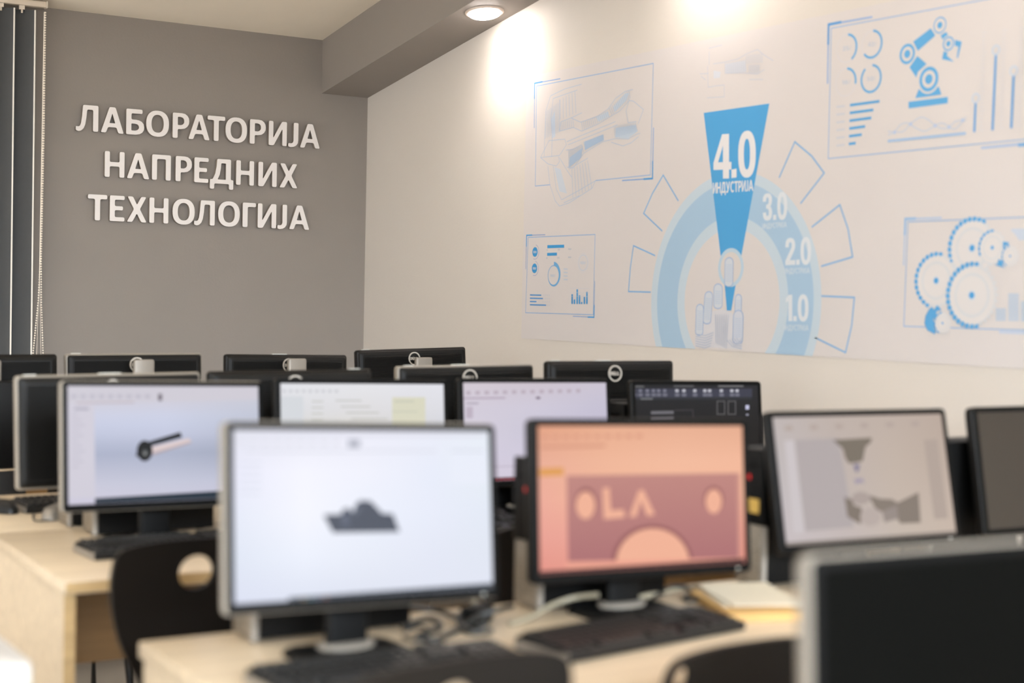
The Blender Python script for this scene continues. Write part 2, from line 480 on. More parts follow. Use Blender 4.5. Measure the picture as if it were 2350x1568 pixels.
# ------------------------------------------------------------------ vertical blind at the left end of the grey wall
bl = empty('vertical_blind', (1.3, 6.9, cz(6.9)), 0, 'grey vertical blind with white headrail and bead chain at the left edge', 'blind')
off = Vector((-1.3, -6.9, -cz(6.9)))
g = G(); g.box((.55 - 1.3, -.02, -.038), (1.853 - 1.3, .02, -.012), 0, .004); link('headrail', g.mesh('headrail', M['rail'], True), bl)
g = G(); g.box((1.853 - 1.3, -.021, -.04), (1.86 - 1.3, .021, -.010), 0, .002); link('end_cap', g.mesh('end_cap', M['rail'], True), bl)
for xx in (.9, 1.715):
    g = G(); g.box((xx - .018 - 1.3, -.014, -.012), (xx + .018 - 1.3, .014, 0.002)); g.tube([(xx - 1.3, -.016, -.006), (xx - 1.3, -.02, -.006)], .004)
    link('bracket', g.mesh('bracket', M['silver']), bl)
n = 10; wd = .112
sg = G(); eg = G()
prof = []
for k in range(n + 1):
    t = k / n - .5; prof.append((t * wd, .012 * (1 - 4 * t * t)))
zt_, zb_ = -.055, -1.95
for zz in (zt_, zb_): pass
sg.add([(x, y, zt_) for x, y in prof] + [(x, y, zb_) for x, y in prof] + [(x, y + .0015, zt_) for x, y in prof] + [(x, y + .0015, zb_) for x, y in prof],
       [(k, k + 1, n + 2 + k, n + 1 + k) for k in range(n)] + [(2 * n + 2 + k + 1, 2 * n + 2 + k, 3 * n + 3 + k, 3 * n + 4 + k) for k in range(n)])
eg.box((wd / 2 - .003, -.0015, zb_), (wd / 2 + .0035, .0035, zt_))  # pale strip paints the window light caught along each slat edge
hg = G(); hg.box((-.012, -.006, -.055), (.012, .006, -.036)); hg.box((-.004, -.003, -.07), (.004, .003, -.05))
sme, eme, hme = sg.mesh('slat', M['slat'], True), eg.mesh('slat_glint', M['slat_glint']), hg.mesh('hanger', M['rail'])
for k in range(13):
    xx = 1.752 - .0905 * k - 1.3
    s_ = link('slat', sme, bl, Matrix.Translation((xx, 0, 0)) @ Matrix.Rotation(math.radians(-22), 4, 'Z'))
    link('slat_glint', eme, s_); link('hanger', hme, s_)
g = G()
import itertools
def beads(g, pts, step=.011, r=.0042):
    pts = [Vector(p) for p in pts]
    for a, b in zip(pts, pts[1:]):
        nn = int((b - a).length / step)
        for k in range(nn):
            c = a.lerp(b, k / nn)
            g.add([c + Vector(v) * r for v in ((1, 0, 0), (-1, 0, 0), (0, 1, 0), (0, -1, 0), (0, 0, 1.2), (0, 0, -1.2))],
                  [(0, 2, 4), (2, 1, 4), (1, 3, 4), (3, 0, 4), (2, 0, 5), (1, 2, 5), (3, 1, 5), (0, 3, 5)])
zc0 = -cz(6.9)
def bp(px, py):
    p = on_y(px, py, 6.87); return (p.x - 1.3, -.03, p.z + zc0)
beads(g, [bp(104.5, 29), bp(101, 300), bp(94.5, 600), bp(95, 700), bp(100, 845)])
beads(g, [bp(102.5, 29), bp(99, 300), bp(92.5, 600), bp(88, 690), bp(72.5, 845)])
g.tube([bp(102, 29), bp(91, 640), bp(94.5, 845)], .0009, 5); g.tube([bp(101, 29), bp(90, 640), bp(83, 845)], .0009, 5)
o = link('bead_chain', g.mesh('bead_chain', M['bead'], True), bl); o['kind'] = 'stuff'

# ------------------------------------------------------------------ printed mural on the right wall
class Ink:
    """flat coloured print; each layer stands a hair in front of the one below"""
    def __init__(s, fn, step, base=0): s.fn = fn; s.step = step; s.v = []; s.f = []; s.col = []; s.lay = base

    def tri(s, pts3, faces, cols):
        n = len(s.v); s.v += pts3
        for f in faces: s.f.append(tuple(i + n for i in f)); s.col.append([cols[i] for i in f] if isinstance(cols, list) else [cols] * len(f))

    def P(s, color, outer, holes=(), up=True):
        if up: s.lay += 1
        c = lin(color); loops = [list(outer)] + [list(h) for h in holes]
        tri = tessellate_polygon([[Vector((p[0], p[1], 0)) for p in l] for l in loops])
        s.tri([s.fn(p, s.lay * s.step) for l in loops for p in l], [tuple(t) for t in tri], c)

    def L(s, color, pts, wd_, closed=False, up=True):
        """line of width wd_ (same unit as the layout)"""
        if up: s.lay += 1
        s.lay += 0 if up else 1
        pts = [Vector(p) for p in pts]; c = lin(color)
        if closed and (pts[0] - pts[-1]).length < 1e-7: pts = pts[:-1]
        q = [pts[0]]
        for p in pts[1:]:
            if (p - q[-1]).length > 1e-7: q.append(p)
        pts = q; n = len(pts); V = []
        if n < 2: return
        for i, p in enumerate(pts):
            a = pts[i - 1] if (i or closed) else None; b = pts[(i + 1) % n] if (i < n - 1 or closed) else None
            u = (p - a).normalized() if a is not None else (b - p).normalized(); w2 = (b - p).normalized() if b is not None else u
            n1, n2 = Vector((-u.y, u.x)), Vector((-w2.y, w2.x)); mt = n1 + n2
            if mt.length < .3: mt = n1
            mt.normalize(); k = min(2.0, 1 / max(.3, mt.dot(n1))) * wd_ / 2
            V += [p + mt * k, p - mt * k]
        m2 = n if closed else n - 1
        s.tri([s.fn(v, s.lay * s.step) for v in V], [(2 * i, 2 * i + 1, 2 * ((i + 1) % n) + 1, 2 * ((i + 1) % n)) for i in range(m2)], c)

    def grad(s, c0, c1, quad):
        """quad top-left, top-right, bottom-right, bottom-left shading from c0 (top) to c1"""
        s.lay += 1
        s.tri([s.fn(p, s.lay * s.step) for p in quad], [(0, 1, 2, 3)], [lin(c0), lin(c0), lin(c1), lin(c1)])

    def arc(s, color, cxy, r0, r1, a0=0, a1=360, n=48, sy=1.0):
        s.lay += 1; c = lin(color)
        A = circ(cxy[0], cxy[1], r0, r0 * sy, n + 1, a0, a1 - 1e-3); B = circ(cxy[0], cxy[1], r1, r1 * sy, n + 1, a0, a1 - 1e-3)
        s.tri([s.fn(p, s.lay * s.step) for p in A + B], [(k, k + 1, n + 2 + k, n + 1 + k) for k in range(n)], c)

    def text(s, color, txt, quad, gap=.1):
        """quad = bottom-left, bottom-right, top-right, top-left"""
        s.lay += 1
        ws = [gbox(ch)[1] - gbox(ch)[0] if ch != ' ' else .3 for ch in txt]; tot = sum(ws) + gap * (len(txt) - 1); x = 0
        q = [Vector(p) for p in quad]; c = lin(color)
        for ch, w_ in zip(txt, ws):
            if ch != ' ':
                o, hs = GL[ch]; x0 = gbox(ch)[0]
                f = lambda p: (q[0].lerp(q[1], (x + p[0] - x0) / tot)).lerp(q[3].lerp(q[2], (x + p[0] - x0) / tot), p[1])
                loops = [[f(p) for p in l] for l in [o] + hs]
                tri = tessellate_polygon([[Vector((p[0], p[1], 0)) for p in l] for l in loops])
                s.tri([s.fn(p, s.lay * s.step) for l in loops for p in l], [tuple(t) for t in tri], c)
            x += w_ + gap

    def obj(s, name, material, parent, face):
        me = bpy.data.meshes.new(name); me.from_pydata([tuple(v) for v in s.v], [], s.f); me.materials.append(material)
        ca = me.color_attributes.new('ink', 'FLOAT_COLOR', 'CORNER'); k = 0
        for pi, p in enumerate(me.polygons):
            for j in range(p.loop_total): ca.data[p.loop_start + j].color = s.col[pi][j]
        me.update()
        bm = bmesh.new(); bm.from_mesh(me)
        for f in bm.faces:
            if f.normal.dot(Vector(face)) < 0: f.normal_flip()
        bm.to_mesh(me); bm.free(); me.update()
        return link(name, me, parent)


SHX = XW - .002
mural = empty('wall_mural', (XW, 4.6, 1.35), 0, 'large printed vinyl mural with pale blue industry graphics on the white wall', 'mural')
def mloc(p): return (p[0] - XW, p[1] - 4.6, p[2] - 1.35)
g = G(); zt0, zb0 = 1.35 + .945, 1.35 - .169
g.box(mloc((SHX, 1.9, zb0)), mloc((XW - .0002, 5.498, zt0))); link('sheet', g.mesh('sheet', M['mural']), mural)
def wfn(p, d):                     # picture position -> point on the sheet
    q = on_x(p[0], p[1], SHX - d - .0002); return mloc(q)
def wm(p, d):                      # metres along the wall (from the corner), metres above eye
    return mloc((SHX - d - .0002, YB - p[0], p[1] + 1.35))
def W(px, py):
    q = on_x(px, py, SHX); return (YB - q.y, q.z - 1.35)
def inkm(base=0): return Ink(wm, .00002, base)
def done(i, name): return i.obj(name, M['ink'], mural, (-1, 0, 0))
BL, MID, PALE, PALER, LINE, SHEET = (84, 166, 222), (170, 199, 224), (200, 215, 227), (208, 216, 226), (130, 180, 224), (219, 213, 212)
FAINT = (196, 208, 224)
def Z3(u, v): return W(1420 + u / 2.45, 200 + v / 2.45)
def Z1(u, v): return W(1180 + u / 4.126, 100 + v / 4.126)
def Z2(u, v): return W(1180 + u / 5.6, 500 + v / 5.6)
def Z4(u, v): return W(1580 + u / 5.6, 540 + v / 5.6)
def Z5(u, v): return W(1880 + u / 4.238, v / 4.238)
def Z6(u, v): return W(2050 + u / 4.613, 460 + v / 4.613)
def Z7(u, v): return W(1560 + u / 7.833, 60 + v / 7.833)

# the dial
zb_m = zb0 - 1.35
def clipz(poly):                   # cut a polygon at the lower edge of the sheet
    out = []
    for a, b in zip(poly, poly[1:] + poly[:1]):
        if a[1] >= zb_m: out.append(a)
        if (a[1] >= zb_m) != (b[1] >= zb_m):
            t = (zb_m - a[1]) / (b[1] - a[1]); out.append((a[0] + t * (b[0] - a[0]), zb_m + 1e-5))
    return out
GC = (2.864, .006)
ink = inkm()
ring_r = [abs(W(x, 655)[0] - GC[0]) for x in (1495.5, 1509, 1555.5, 1572)]
for col_, r in ((PALE, ring_r[0]), (MID, ring_r[1]), (PALE, ring_r[2]), (SHEET, ring_r[3])):
    ink.P(col_, clipz(circ(GC[0], GC[1], r, r, 90)))
done(ink, 'dial_ring')
for pts in ([(180, 1153), (55, 1150), (65, 1020), (83, 892), (205, 948)], [(245, 810), (140, 710), (190, 597), (250, 495), (335, 640)],
            [(902, 510), (990, 308), (1085, 388), (1155, 483), (1022, 655)], [(1085, 788), (1243, 662), (1290, 800), (1315, 955), (1138, 1008)],
            [(1138, 1175), (1325, 1183), (1310, 1340), (1275, 1493), (1103, 1408)]):
    ink = inkm(); ink.L(LINE, [Z3(*p) for p in pts], .0055); done(ink, 'tooth_outline')
ink = inkm(6)
ink.P(BL, [Z3(478, 145), Z3(847, 92), Z3(690, 948), Z3(573, 948)])
ink.P(BL, [Z3(595, 1100), Z3(660, 1100), Z3(633, 1257), Z3(608, 1257)])
rc = Z3(630, 1015); r_o = (W(1706.5, 614)[0] - W(1648, 614)[0]) / 2
ink.P((190, 211, 226), circ(rc[0], rc[1], r_o)); ink.P((218, 212, 210), circ(rc[0], rc[1], r_o * .80))
done(ink, 'needle')
def tx(txt, q, col_, gap=.1):
    i = inkm(14); i.text(col_, txt, [Z3(*p) for p in q], gap); done(i, 'lettering')
WH = (232, 230, 232)
tx('4', ((533, 516), (634, 513), (634, 262), (533, 268)), WH); tx('.', ((634, 512), (663, 508), (663, 246), (634, 262)), WH); tx('0', ((672, 508), (771, 500), (771, 245), (672, 255)), WH)
tx('ИНДУСТРИЈА', ((530, 599), (757, 583), (757, 522), (530, 538)), WH, .06)
SU = (222, 227, 234)
for d, q, q2 in (('3.0', ((810, 752), (948, 742), (948, 590), (810, 600)), ((808, 797), (945, 787), (945, 757), (808, 768))),
                 ('2.0', ((937, 1002), (1082, 996), (1082, 845), (937, 850)), ((932, 1050), (1075, 1046), (1075, 1016), (932, 1019))),
                 ('1.0', ((940, 1316), (1068, 1316), (1068, 1168), (940, 1168)), ((925, 1368), (1068, 1370), (1068, 1338), (925, 1336)))):
    tx(d, q, SU, .05); tx('ИНДУСТРИЈА', q2, (208, 219, 230), .06)
# hand
ink = inkm(14)
HF, HL = (210, 216, 226), (150, 180, 220)
def finger(a, b, hw, fill=HF):
    a, b = Vector(a), Vector(b); d = (b - a).normalized(); nn = Vector((-d.y, d.x)); pts = []
    for k in range(11):
        t = math.pi * k / 10; pts.append(a + nn * hw * math.cos(t) - d * hw * 1.2 * math.sin(t))
    for k in range(11):
        t = math.pi * k / 10; pts.append(b - nn * hw * math.cos(t) + d * hw * .8 * math.sin(t))
    pts = [Z4(p.x, p.y) for p in pts]; ink.P(fill, pts); ink.L(HL, pts, .003, True, False)
    ln = (b - a).length
    for k in range(1, int(ln / 26)):
        c = a + d * 26 * k; q = [c + nn * hw * .7 * t + d * 8 * (1 - t * t) for t in (-1, -.5, 0, .5, 1)]
        ink.L((176, 197, 224), [Z4(p.x, p.y) for p in q], .0016, False, False)
ink.P((217, 216, 222), [Z4(*p) for p in ((90, 1290), (200, 1140), (300, 980), (440, 950), (560, 1000), (600, 1080), (700, 1200), (690, 1470), (80, 1430))])
finger((382, 690), (380, 900), 54); finger((262, 785), (238, 1100), 50); finger((150, 945), (140, 1250), 47); finger((645, 810), (640, 1020), 40)
finger((645, 1040), (635, 1350), 62, (210, 214, 226)); finger((527, 350), (520, 620), 52)
for k in range(7):
    ink.L((186, 196, 214), [Z4(*p) for p in ((520 - 28 * k, 1020), (500 - 24 * k, 1240), (490 - 22 * k, 1460 - 12 * k))], .0028, False, k == 0)
for k in range(6):
    ink.L((186, 196, 214), [Z4(*p) for p in ((330 - 8 * k, 1250 + 34 * k), (220, 1290 + 32 * k), (95, 1270 + 30 * k))], .0028, False, False)
for k in range(5):
    ink.L((186, 196, 214), [Z4(*p) for p in ((500 + 30 * k, 1350 - 8 * k), (570 + 22 * k, 1430 - 14 * k), (690, 1460 - 34 * k))], .0028, False, False)
done(ink, 'hand_drawing')

def frame(corners, outer=None):
    i = inkm(); i.L((138, 178, 222), corners, .003)
    for pts, wd_, c in (outer or []): i.L(c, pts, wd_)
    return done(i, 'panel_outline')
frame([Z1(342, 1337), Z1(200, 1350), Z1(213, 403), Z1(1318, 188), Z1(1290, 1245), Z1(770, 1298)],
      [([Z1(437, 333), Z1(193, 377), Z1(190, 800)], .0035, (120, 165, 220)), ([Z1(268, 362), Z1(193, 377), Z1(192, 525)], .006, (84, 160, 220)),
       ([Z1(1320, 795), Z1(1310, 1278), Z1(1022, 1298)], .0042, (120, 165, 220)), ([Z1(1312, 1110), Z1(1310, 1278), Z1(1225, 1284)], .007, (84, 160, 220))])
frame([Z2(180, 252), Z2(1040, 215), Z2(1016, 1246), Z2(147, 1220), Z2(180, 252)],
      [([Z2(400, 218), Z2(160, 226), Z2(150, 660)], .0028, (110, 150, 210)), ([Z2(232, 222), Z2(160, 226), Z2(157, 372)], .006, (84, 160, 220)),
       ([Z2(1036, 815), Z2(1026, 1278), Z2(755, 1266)], .003, (130, 165, 215)), ([Z2(1030, 1120), Z2(1026, 1278), Z2(945, 1276)], .006, (84, 160, 220))])
frame([Z5(2500, -170), Z5(118, 275), Z5(88, 1543), Z5(2500, 1308)],
      [([Z5(518, 165), Z5(92, 240), Z5(82, 815)], .006, (150, 180, 222)), ([Z5(215, 215), Z5(92, 240), Z5(88, 435)], .009, (100, 160, 218)),
       ([Z5(1575, 1440), Z5(2500, 1350)], .007, (170, 192, 224)), ([Z5(1935, 1412), Z5(2500, 1358)], .01, (120, 172, 222))])
frame([Z6(1700, 165), Z6(155, 228), Z6(112, 1333), Z6(1700, 1385)],
      [([Z6(515, 185), Z6(128, 198), Z6(110, 690)], .0065, (188, 203, 226)), ([Z6(240, 192), Z6(128, 198), Z6(122, 370)], .009, (160, 192, 226)),
       ([Z6(1120, 1392), Z6(1700, 1415)], .009, (196, 207, 226))])

# small chart panel
ink = inkm()
for cx_, cy_ in ((268, 440), (262, 650)):
    c = Z2(cx_, cy_); r = (Z2(cx_ + 34, cy_)[0] - Z2(cx_ - 34, cy_)[0]) / 2
    ink.P((66, 156, 216), circ(c[0], c[1], r)); ink.arc((130, 140, 200), c, r * 1.44, r * 1.52, -110, 80)
    ink.text(SHEET, '50%', [Z2(cx_ - 22, cy_ + 15), Z2(cx_ + 24, cy_ + 15), Z2(cx_ + 24, cy_ - 15), Z2(cx_ - 22, cy_ - 15)])
ink.P((66, 156, 216), [Z2(427, 352), Z2(643, 345), Z2(643, 385), Z2(427, 392)]); ink.P((66, 156, 216), [Z2(424, 452), Z2(550, 447), Z2(550, 486), Z2(424, 490)])
for u, v, t in ((575, 410, '50'), (715, 402, '100'), (568, 514, '50'), (712, 508, '100'), (425, 414, '0'), (422, 518, '0')):
    hw = 7 * len(t); ink.text((176, 186, 200), t, [Z2(u - hw, v + 9), Z2(u + hw, v + 9), Z2(u + hw, v - 9), Z2(u - hw, v - 9)])
c = Z2(506, 740); r = (Z2(582, 740)[0] - Z2(426, 740)[0]) / 2
ink.arc((120, 176, 222), c, r * .86, r * .93); 
for k in range(24):
    a0 = 88 - k * 11; t_ = 1.24 - .34 * k / 24
    ink.arc((112, 174, 222), c, r * .86, r * t_, a0 - 11, a0, 4); ink.lay -= 1
ink.lay += 1
ink.text((190, 200, 214), '100%', [Z2(466, 760), Z2(530, 760), Z2(530, 728), Z2(466, 728)])
c = Z2(888, 578); r = (Z2(948, 578)[0] - Z2(830, 578)[0]) / 2
ink.arc(FAINT, c, r * .92, r); ink.arc((210, 214, 224), c, r * 1.16, r * 1.2); ink.text((196, 206, 220), '100%', [Z2(850, 596), Z2(925, 596), Z2(925, 562), Z2(850, 562)])
for k, e in enumerate((350, 375, 288, 412)):
    y = 992 + k * 42; ink.L((86, 150, 210), [Z2(204, y), Z2(e, y + (e - 204) * .025)], .0055)
    for j in range(4):
        if 380 + j * 24 > e: ink.L((190, 200, 216), [Z2(370 + j * 26, y + 4), Z2(376 + j * 26, y + 4)], .006)
for x, top in ((747, 982), (776, 1050), (812, 920), (842, 996), (869, 1084), (904, 1017), (937, 952)):
    ink.P((66, 156, 216), [Z2(x - 9, 1108), Z2(x + 9, 1109), Z2(x + 10, top), Z2(x - 8, top)])
for v in (905, 960, 1010): ink.L((206, 210, 218), [Z2(720, v), Z2(970, v + 3)], .0012)
for k in range(4): ink.L((200, 207, 218), [Z2(638, 658 + 45 * k), Z2(690, 660 + 45 * k)], .006)
done(ink, 'chart_drawing')

# turbine sketch
def sketch(Zf, polys, fills, wd_, lc):
    i = inkm()
    for c_, p in fills: i.P(c_, [Zf(*q) for q in p])
    for p in polys: i.L(lc, [Zf(*q) for q in p], wd_, False, False)
    return done(i, 'turbine_drawing')
def hatch(a, b, c, d, n):
    return [[(a[0] + (b[0] - a[0]) * t, a[1] + (b[1] - a[1]) * t), (d[0] + (c[0] - d[0]) * t, d[1] + (c[1] - d[1]) * t)] for t in [k / n for k in range(n + 1)]]
tp = [[(345, 495), (300, 640), (290, 860), (285, 1070)], [(345, 495), (480, 430), (640, 385)], [(370, 520), (600, 440)], [(370, 520), (350, 700), (360, 900)], [(430, 530), (430, 840)],
      [(250, 1080), (330, 920), (480, 905), (495, 960), (430, 1060), (250, 1080)], [(250, 1080), (320, 1140), (400, 1160), (430, 1120), (420, 1070)], [(360, 900), (355, 1075)],
      [(430, 830), (445, 740), (540, 705), (630, 745), (790, 690), (890, 620), (960, 520), (1050, 455), (1125, 435)], [(430, 830), (560, 795), (640, 830), (800, 760), (930, 680), (1000, 640)],
      [(540, 705), (645, 655)], [(500, 930), (640, 870), (960, 740)], [(510, 960), (660, 900), (980, 770)], [(1090, 530), (1060, 640), (1080, 750), (1160, 740)], [(1130, 545), (1225, 625), (1175, 760)],
      [(1000, 640), (1090, 540), (1130, 545)], [(500, 1170), (560, 1180), (660, 1040), (840, 930), (960, 900), (1080, 905), (1160, 860), (1195, 850)], [(920, 935), (1030, 970), (1110, 940), (1180, 880)],
      [(320, 1160), (340, 1340), (390, 1490), (430, 1540), (520, 1510), (740, 1370), (770, 1300)], [(370, 1160), (400, 1380), (450, 1480)], [(430, 1080), (500, 1200), (545, 1265)], [(520, 1190), (700, 1085)],
      [(450, 1480), (600, 1400), (770, 1300)], [(470, 1510), (620, 1440)], [(490, 1010), (560, 1000), (640, 960), (660, 1030)]]
tp += hatch((640, 745), (880, 640), (900, 700), (650, 825), 14) + hatch((900, 610), (1090, 450), (1100, 520), (930, 680), 12) + hatch((660, 930), (840, 860), (850, 920), (680, 1010), 14)
tp += hatch((520, 1010), (650, 970), (640, 1080), (520, 1180), 12) + hatch((950, 780), (1150, 750), (1170, 830), (960, 890), 14) + hatch((550, 1190), (700, 1110), (740, 1370), (560, 1460), 6)
tp += hatch((310, 640), (420, 560), (425, 840), (300, 900), 8) + hatch((440, 530), (580, 450), (590, 660), (440, 720), 5) + hatch((440, 745), (560, 715), (570, 795), (440, 825), 7)
sketch(Z1, tp, [((206, 215, 227), [(350, 720), (385, 640), (390, 880), (360, 900)]), ((186, 206, 228), [(665, 930), (845, 860), (850, 915), (670, 1010)]), ((192, 209, 228), [(525, 1080), (650, 985), (630, 1085), (520, 1175)]),
                ((200, 213, 228), [(960, 800), (1150, 770), (1170, 830), (1080, 900), (960, 890)]), ((206, 216, 228), [(940, 600), (1050, 470), (1090, 470), (1060, 540), (950, 650)]), ((205, 213, 224), [(380, 1170), (440, 1190), (500, 1420), (430, 1400)]),
                ((205, 215, 227), [(780, 700), (890, 640), (900, 690), (800, 740)])], .0021, (178, 197, 221))
fp = [[(530, 450), (530, 700)], [(500, 720), (510, 1100), (680, 1070), (800, 1060), (800, 1270), (490, 1290)], [(520, 400), (760, 340)], [(600, 680), (800, 650), (1050, 590), (1200, 500), (1400, 420), (1500, 510), (1680, 620)],
      [(360, 860), (520, 850)], [(380, 900), (470, 970)], [(820, 850), (1100, 840), (1400, 860), (1520, 780)], [(1250, 960), (1500, 960)]]
fp += hatch((1200, 520), (1480, 490), (1480, 660), (1200, 680), 9) + hatch((1250, 700), (1430, 690), (1430, 850), (1250, 850), 8) + hatch((820, 660), (1180, 600), (1180, 830), (820, 850), 10)
sketch(Z7, fp, [((214, 216, 224), [(820, 680), (1180, 620), (1200, 820), (820, 850)]), ((214, 217, 226), [(610, 800), (740, 820), (720, 930), (610, 940)])], .0026, (198, 203, 216))

# robot panel
RB = (98, 172, 224)
ink = inkm()
def ringz(u, v, ru, segs, Zf=Z5):
    c = Zf(u, v); r = (Zf(u + ru, v)[0] - Zf(u - ru, v)[0]) / 2
    for a, b in segs: ink.arc(RB, c, r * a, r * b)
    return c, r
ink.P(RB, [Z5(915, 405), Z5(1085, 275), Z5(1130, 345), Z5(960, 495)]); ink.P(RB, [Z5(955, 545), Z5(1045, 622), Z5(960, 700), Z5(945, 755), Z5(878, 655)])
ink.P(RB, [Z5(1235, 310), Z5(1265, 360), Z5(1210, 400), Z5(1180, 345)]); ink.P(RB, [Z5(1310, 385), Z5(1388, 405), Z5(1350, 565), Z5(1338, 560), Z5(1355, 455), Z5(1305, 440)])
ink.P(RB, [Z5(1215, 480), Z5(1260, 490), Z5(1240, 540), Z5(1310, 600), Z5(1195, 575)])
ink.P(RB, [Z5(968, 870), Z5(1165, 845), Z5(1190, 920), Z5(935, 955)]); ink.P(RB, [Z5(870, 990), Z5(1252, 942), Z5(1250, 1005), Z5(870, 1055)])
def joint(u, v, ru, k):
    c = Z5(u, v); r = (Z5(u + ru, v)[0] - Z5(u - ru, v)[0]) / 2
    ink.P(SHEET, circ(c[0], c[1], r * 1.18)); ink.P(RB, circ(c[0], c[1], r)); ink.P(SHEET, circ(c[0], c[1], r * k)); ink.P(RB, circ(c[0], c[1], r * .4))
joint(857, 525, 74, .72); joint(1067, 770, 92, .70); joint(1175, 245, 62, .84); joint(1258, 425, 54, .78)
done(ink, 'robot_arm_drawing')
ink = inkm()
for u, v, a0, a1, t in ((268, 470, -58, 84, '25%'), (513, 430, -140, 84, '42%'), (260, 800, -12, 84, '18%'), (505, 765, -232, 84, '50%')):
    c = Z5(u, v); r = (Z5(u + 100, v)[0] - Z5(u - 100, v)[0]) / 2
    ink.arc((216, 214, 219), c, r * .93, r); ink.arc(RB, c, r * .86, r * 1.02, a0, a1)
    ink.text((196, 202, 214), t, [Z5(u - 38, v + 25), Z5(u + 44, v + 18), Z5(u + 44, v - 25), Z5(u - 38, v - 18)])
for k, e in enumerate((587, 527, 508, 448, 415, 356)):
    y = 1025 + 76 * k - k * .5; s_ = 300 - 2.2 * k; dy = -(e - s_) * .135
    ink.P((92, 168, 222), [Z5(s_, y + 12), Z5(e, y + 12 + dy), Z5(e, y - 14 + dy), Z5(s_, y - 14)])
    ink.L((206, 208, 216), [Z5(168, y + 16), Z5(250, y + 6)], .007)
ink.L((162, 192, 226), [Z5(668, 1373), Z5(1428, 1297)], .008)
def wave(pts): ink.L((196, 206, 222), pts, .0035)
def spl(pts, n=8):
    out = []
    for i in range(len(pts) - 1):
        p0 = pts[max(i - 1, 0)]; p1 = pts[i]; p2 = pts[i + 1]; p3 = pts[min(i + 2, len(pts) - 1)]
        for k in range(n):
            t = k / n
            out.append(tuple(.5 * (2 * p1[j] + (p2[j] - p0[j]) * t + (2 * p0[j] - 5 * p1[j] + 4 * p2[j] - p3[j]) * t * t + (3 * p1[j] - p0[j] - 3 * p2[j] + p3[j]) * t ** 3) for j in range(len(p1))))
    return out + [pts[-1]]
wave([Z5(*p) for p in spl([(670, 1315), (735, 1285), (790, 1215), (860, 1198), (940, 1245), (1030, 1275), (1130, 1222), (1200, 1198), (1265, 1235), (1330, 1252), (1430, 1135)])])
wave([Z5(*p) for p in spl([(670, 1278), (735, 1285), (820, 1278), (890, 1205), (985, 1143), (1060, 1165), (1130, 1222), (1200, 1250), (1265, 1238), (1330, 1180), (1430, 1175)])])
for u, v in ((735, 1287), (892, 1207), (1128, 1223), (1264, 1237), (1396, 1170)): ink.P((186, 202, 228), circ(*Z5(u, v), .006, .006, 12))
for u, v0, v1, w0 in ((1524, 955, 1285, 1510), (1722, 487, 1268, 1688), (1896, 690, 1248, 1872), (2080, 560, 1225, 2050), (2260, 420, 1205, 2225)):
    ink.L((118, 170, 222), [Z5(u, v0 + 20), Z5(w0, v1)], .0085); c = Z5(u, v0); ink.P((200, 211, 226), circ(c[0], c[1], .0155)); ink.P((216, 210, 209), circ(c[0], c[1], .0095))
    for k in range(26):
        t = k / 25; y = v0 + (1270 - 310) * (t - .72) if False else 320 + 950 * t - (u - 1524) * .12
        x = u + 62 - 28 * t
        ink.L((213, 214, 221), [Z5(x, y), Z5(x + (46 if k % 5 == 0 else 34), y - 4)], .0022, False, k == 0)
done(ink, 'chart_drawing')

# gear panel
gear_base = [4]
def gear(u, v, ru, teeth, tooth_col, a_from, a_to, big=True):
    i = inkm(gear_base[0]); gear_base[0] += 13; c = Z6(u, v); r = (Z6(u + ru, v)[0] - Z6(u - ru, v)[0]) / 2
    out = []
    for k in range(teeth * 4):
        a = 2 * math.pi * k / (teeth * 4); rr = r * (1.0 if k % 4 in (0, 1) else .9); out.append((c[0] + rr * math.cos(a), c[1] + rr * math.sin(a)))
    i.P((214, 216, 220), out)
    l0 = i.lay
    for k in range(teeth):
        a = (k + .2) / teeth * 360
        if a_from <= a <= a_to:
            e = min(a - a_from, a_to - a) / 45; rr = .9 - .13 * min(1, e)
            q = [(c[0] + r * f * math.cos(math.radians(a + d)), c[1] + r * f * math.sin(math.radians(a + d))) for f, d in ((1.02, -120 / teeth), (1.02, 90 / teeth), (.93, 150 / teeth), (rr, 60 / teeth), (.93, -190 / teeth))]
            i.lay = l0 + 1 + k % 3; i.P(tooth_col, q, (), False)
    i.lay = l0 + 4
    i.arc((222, 218, 218), c, 0.0001, r * .86); i.arc((213, 215, 219), c, r * .60, r * .68); i.arc((217, 217, 219), c, r * .56, r * .585)
    if big: i.arc((213, 216, 222), c, .0001, r * .17)
    i.P((84, 164, 222), circ(c[0], c[1], r * .105, r * .105, 24))
    return done(i, 'gear_drawing')
TC = (96, 170, 224)
gear(835, 505, 258, 30, TC, 60, 215); gear(455, 850, 230, 28, TC, 70, 255); gear(1050, 500, 150, 20, TC, 80, 215); gear(1240, 590, 92, 14, TC, 100, 240, False)
gear(525, 1300, 92, 14, TC, 90, 260, False); gear(835, 1005, 275, 32, TC, 75, 285)
for pts in (((385, 1150), (415, 1125), (435, 1160), (470, 1110), (515, 1160), (460, 1175), (462, 1230), (425, 1260), (440, 1310), (435, 1360), (455, 1385), (445, 1418), (365, 1375), (335, 1305), (345, 1225)),
            ((1165, 435), (1230, 448), (1225, 475), (1190, 475), (1180, 525), (1168, 520)), ((1120, 620), (1165, 650), (1165, 700), (1200, 720), (1080, 682), (1110, 670))):
    ink = inkm(90); ink.P(TC, [Z6(*p) for p in pts]); done(ink, 'gear_shade')
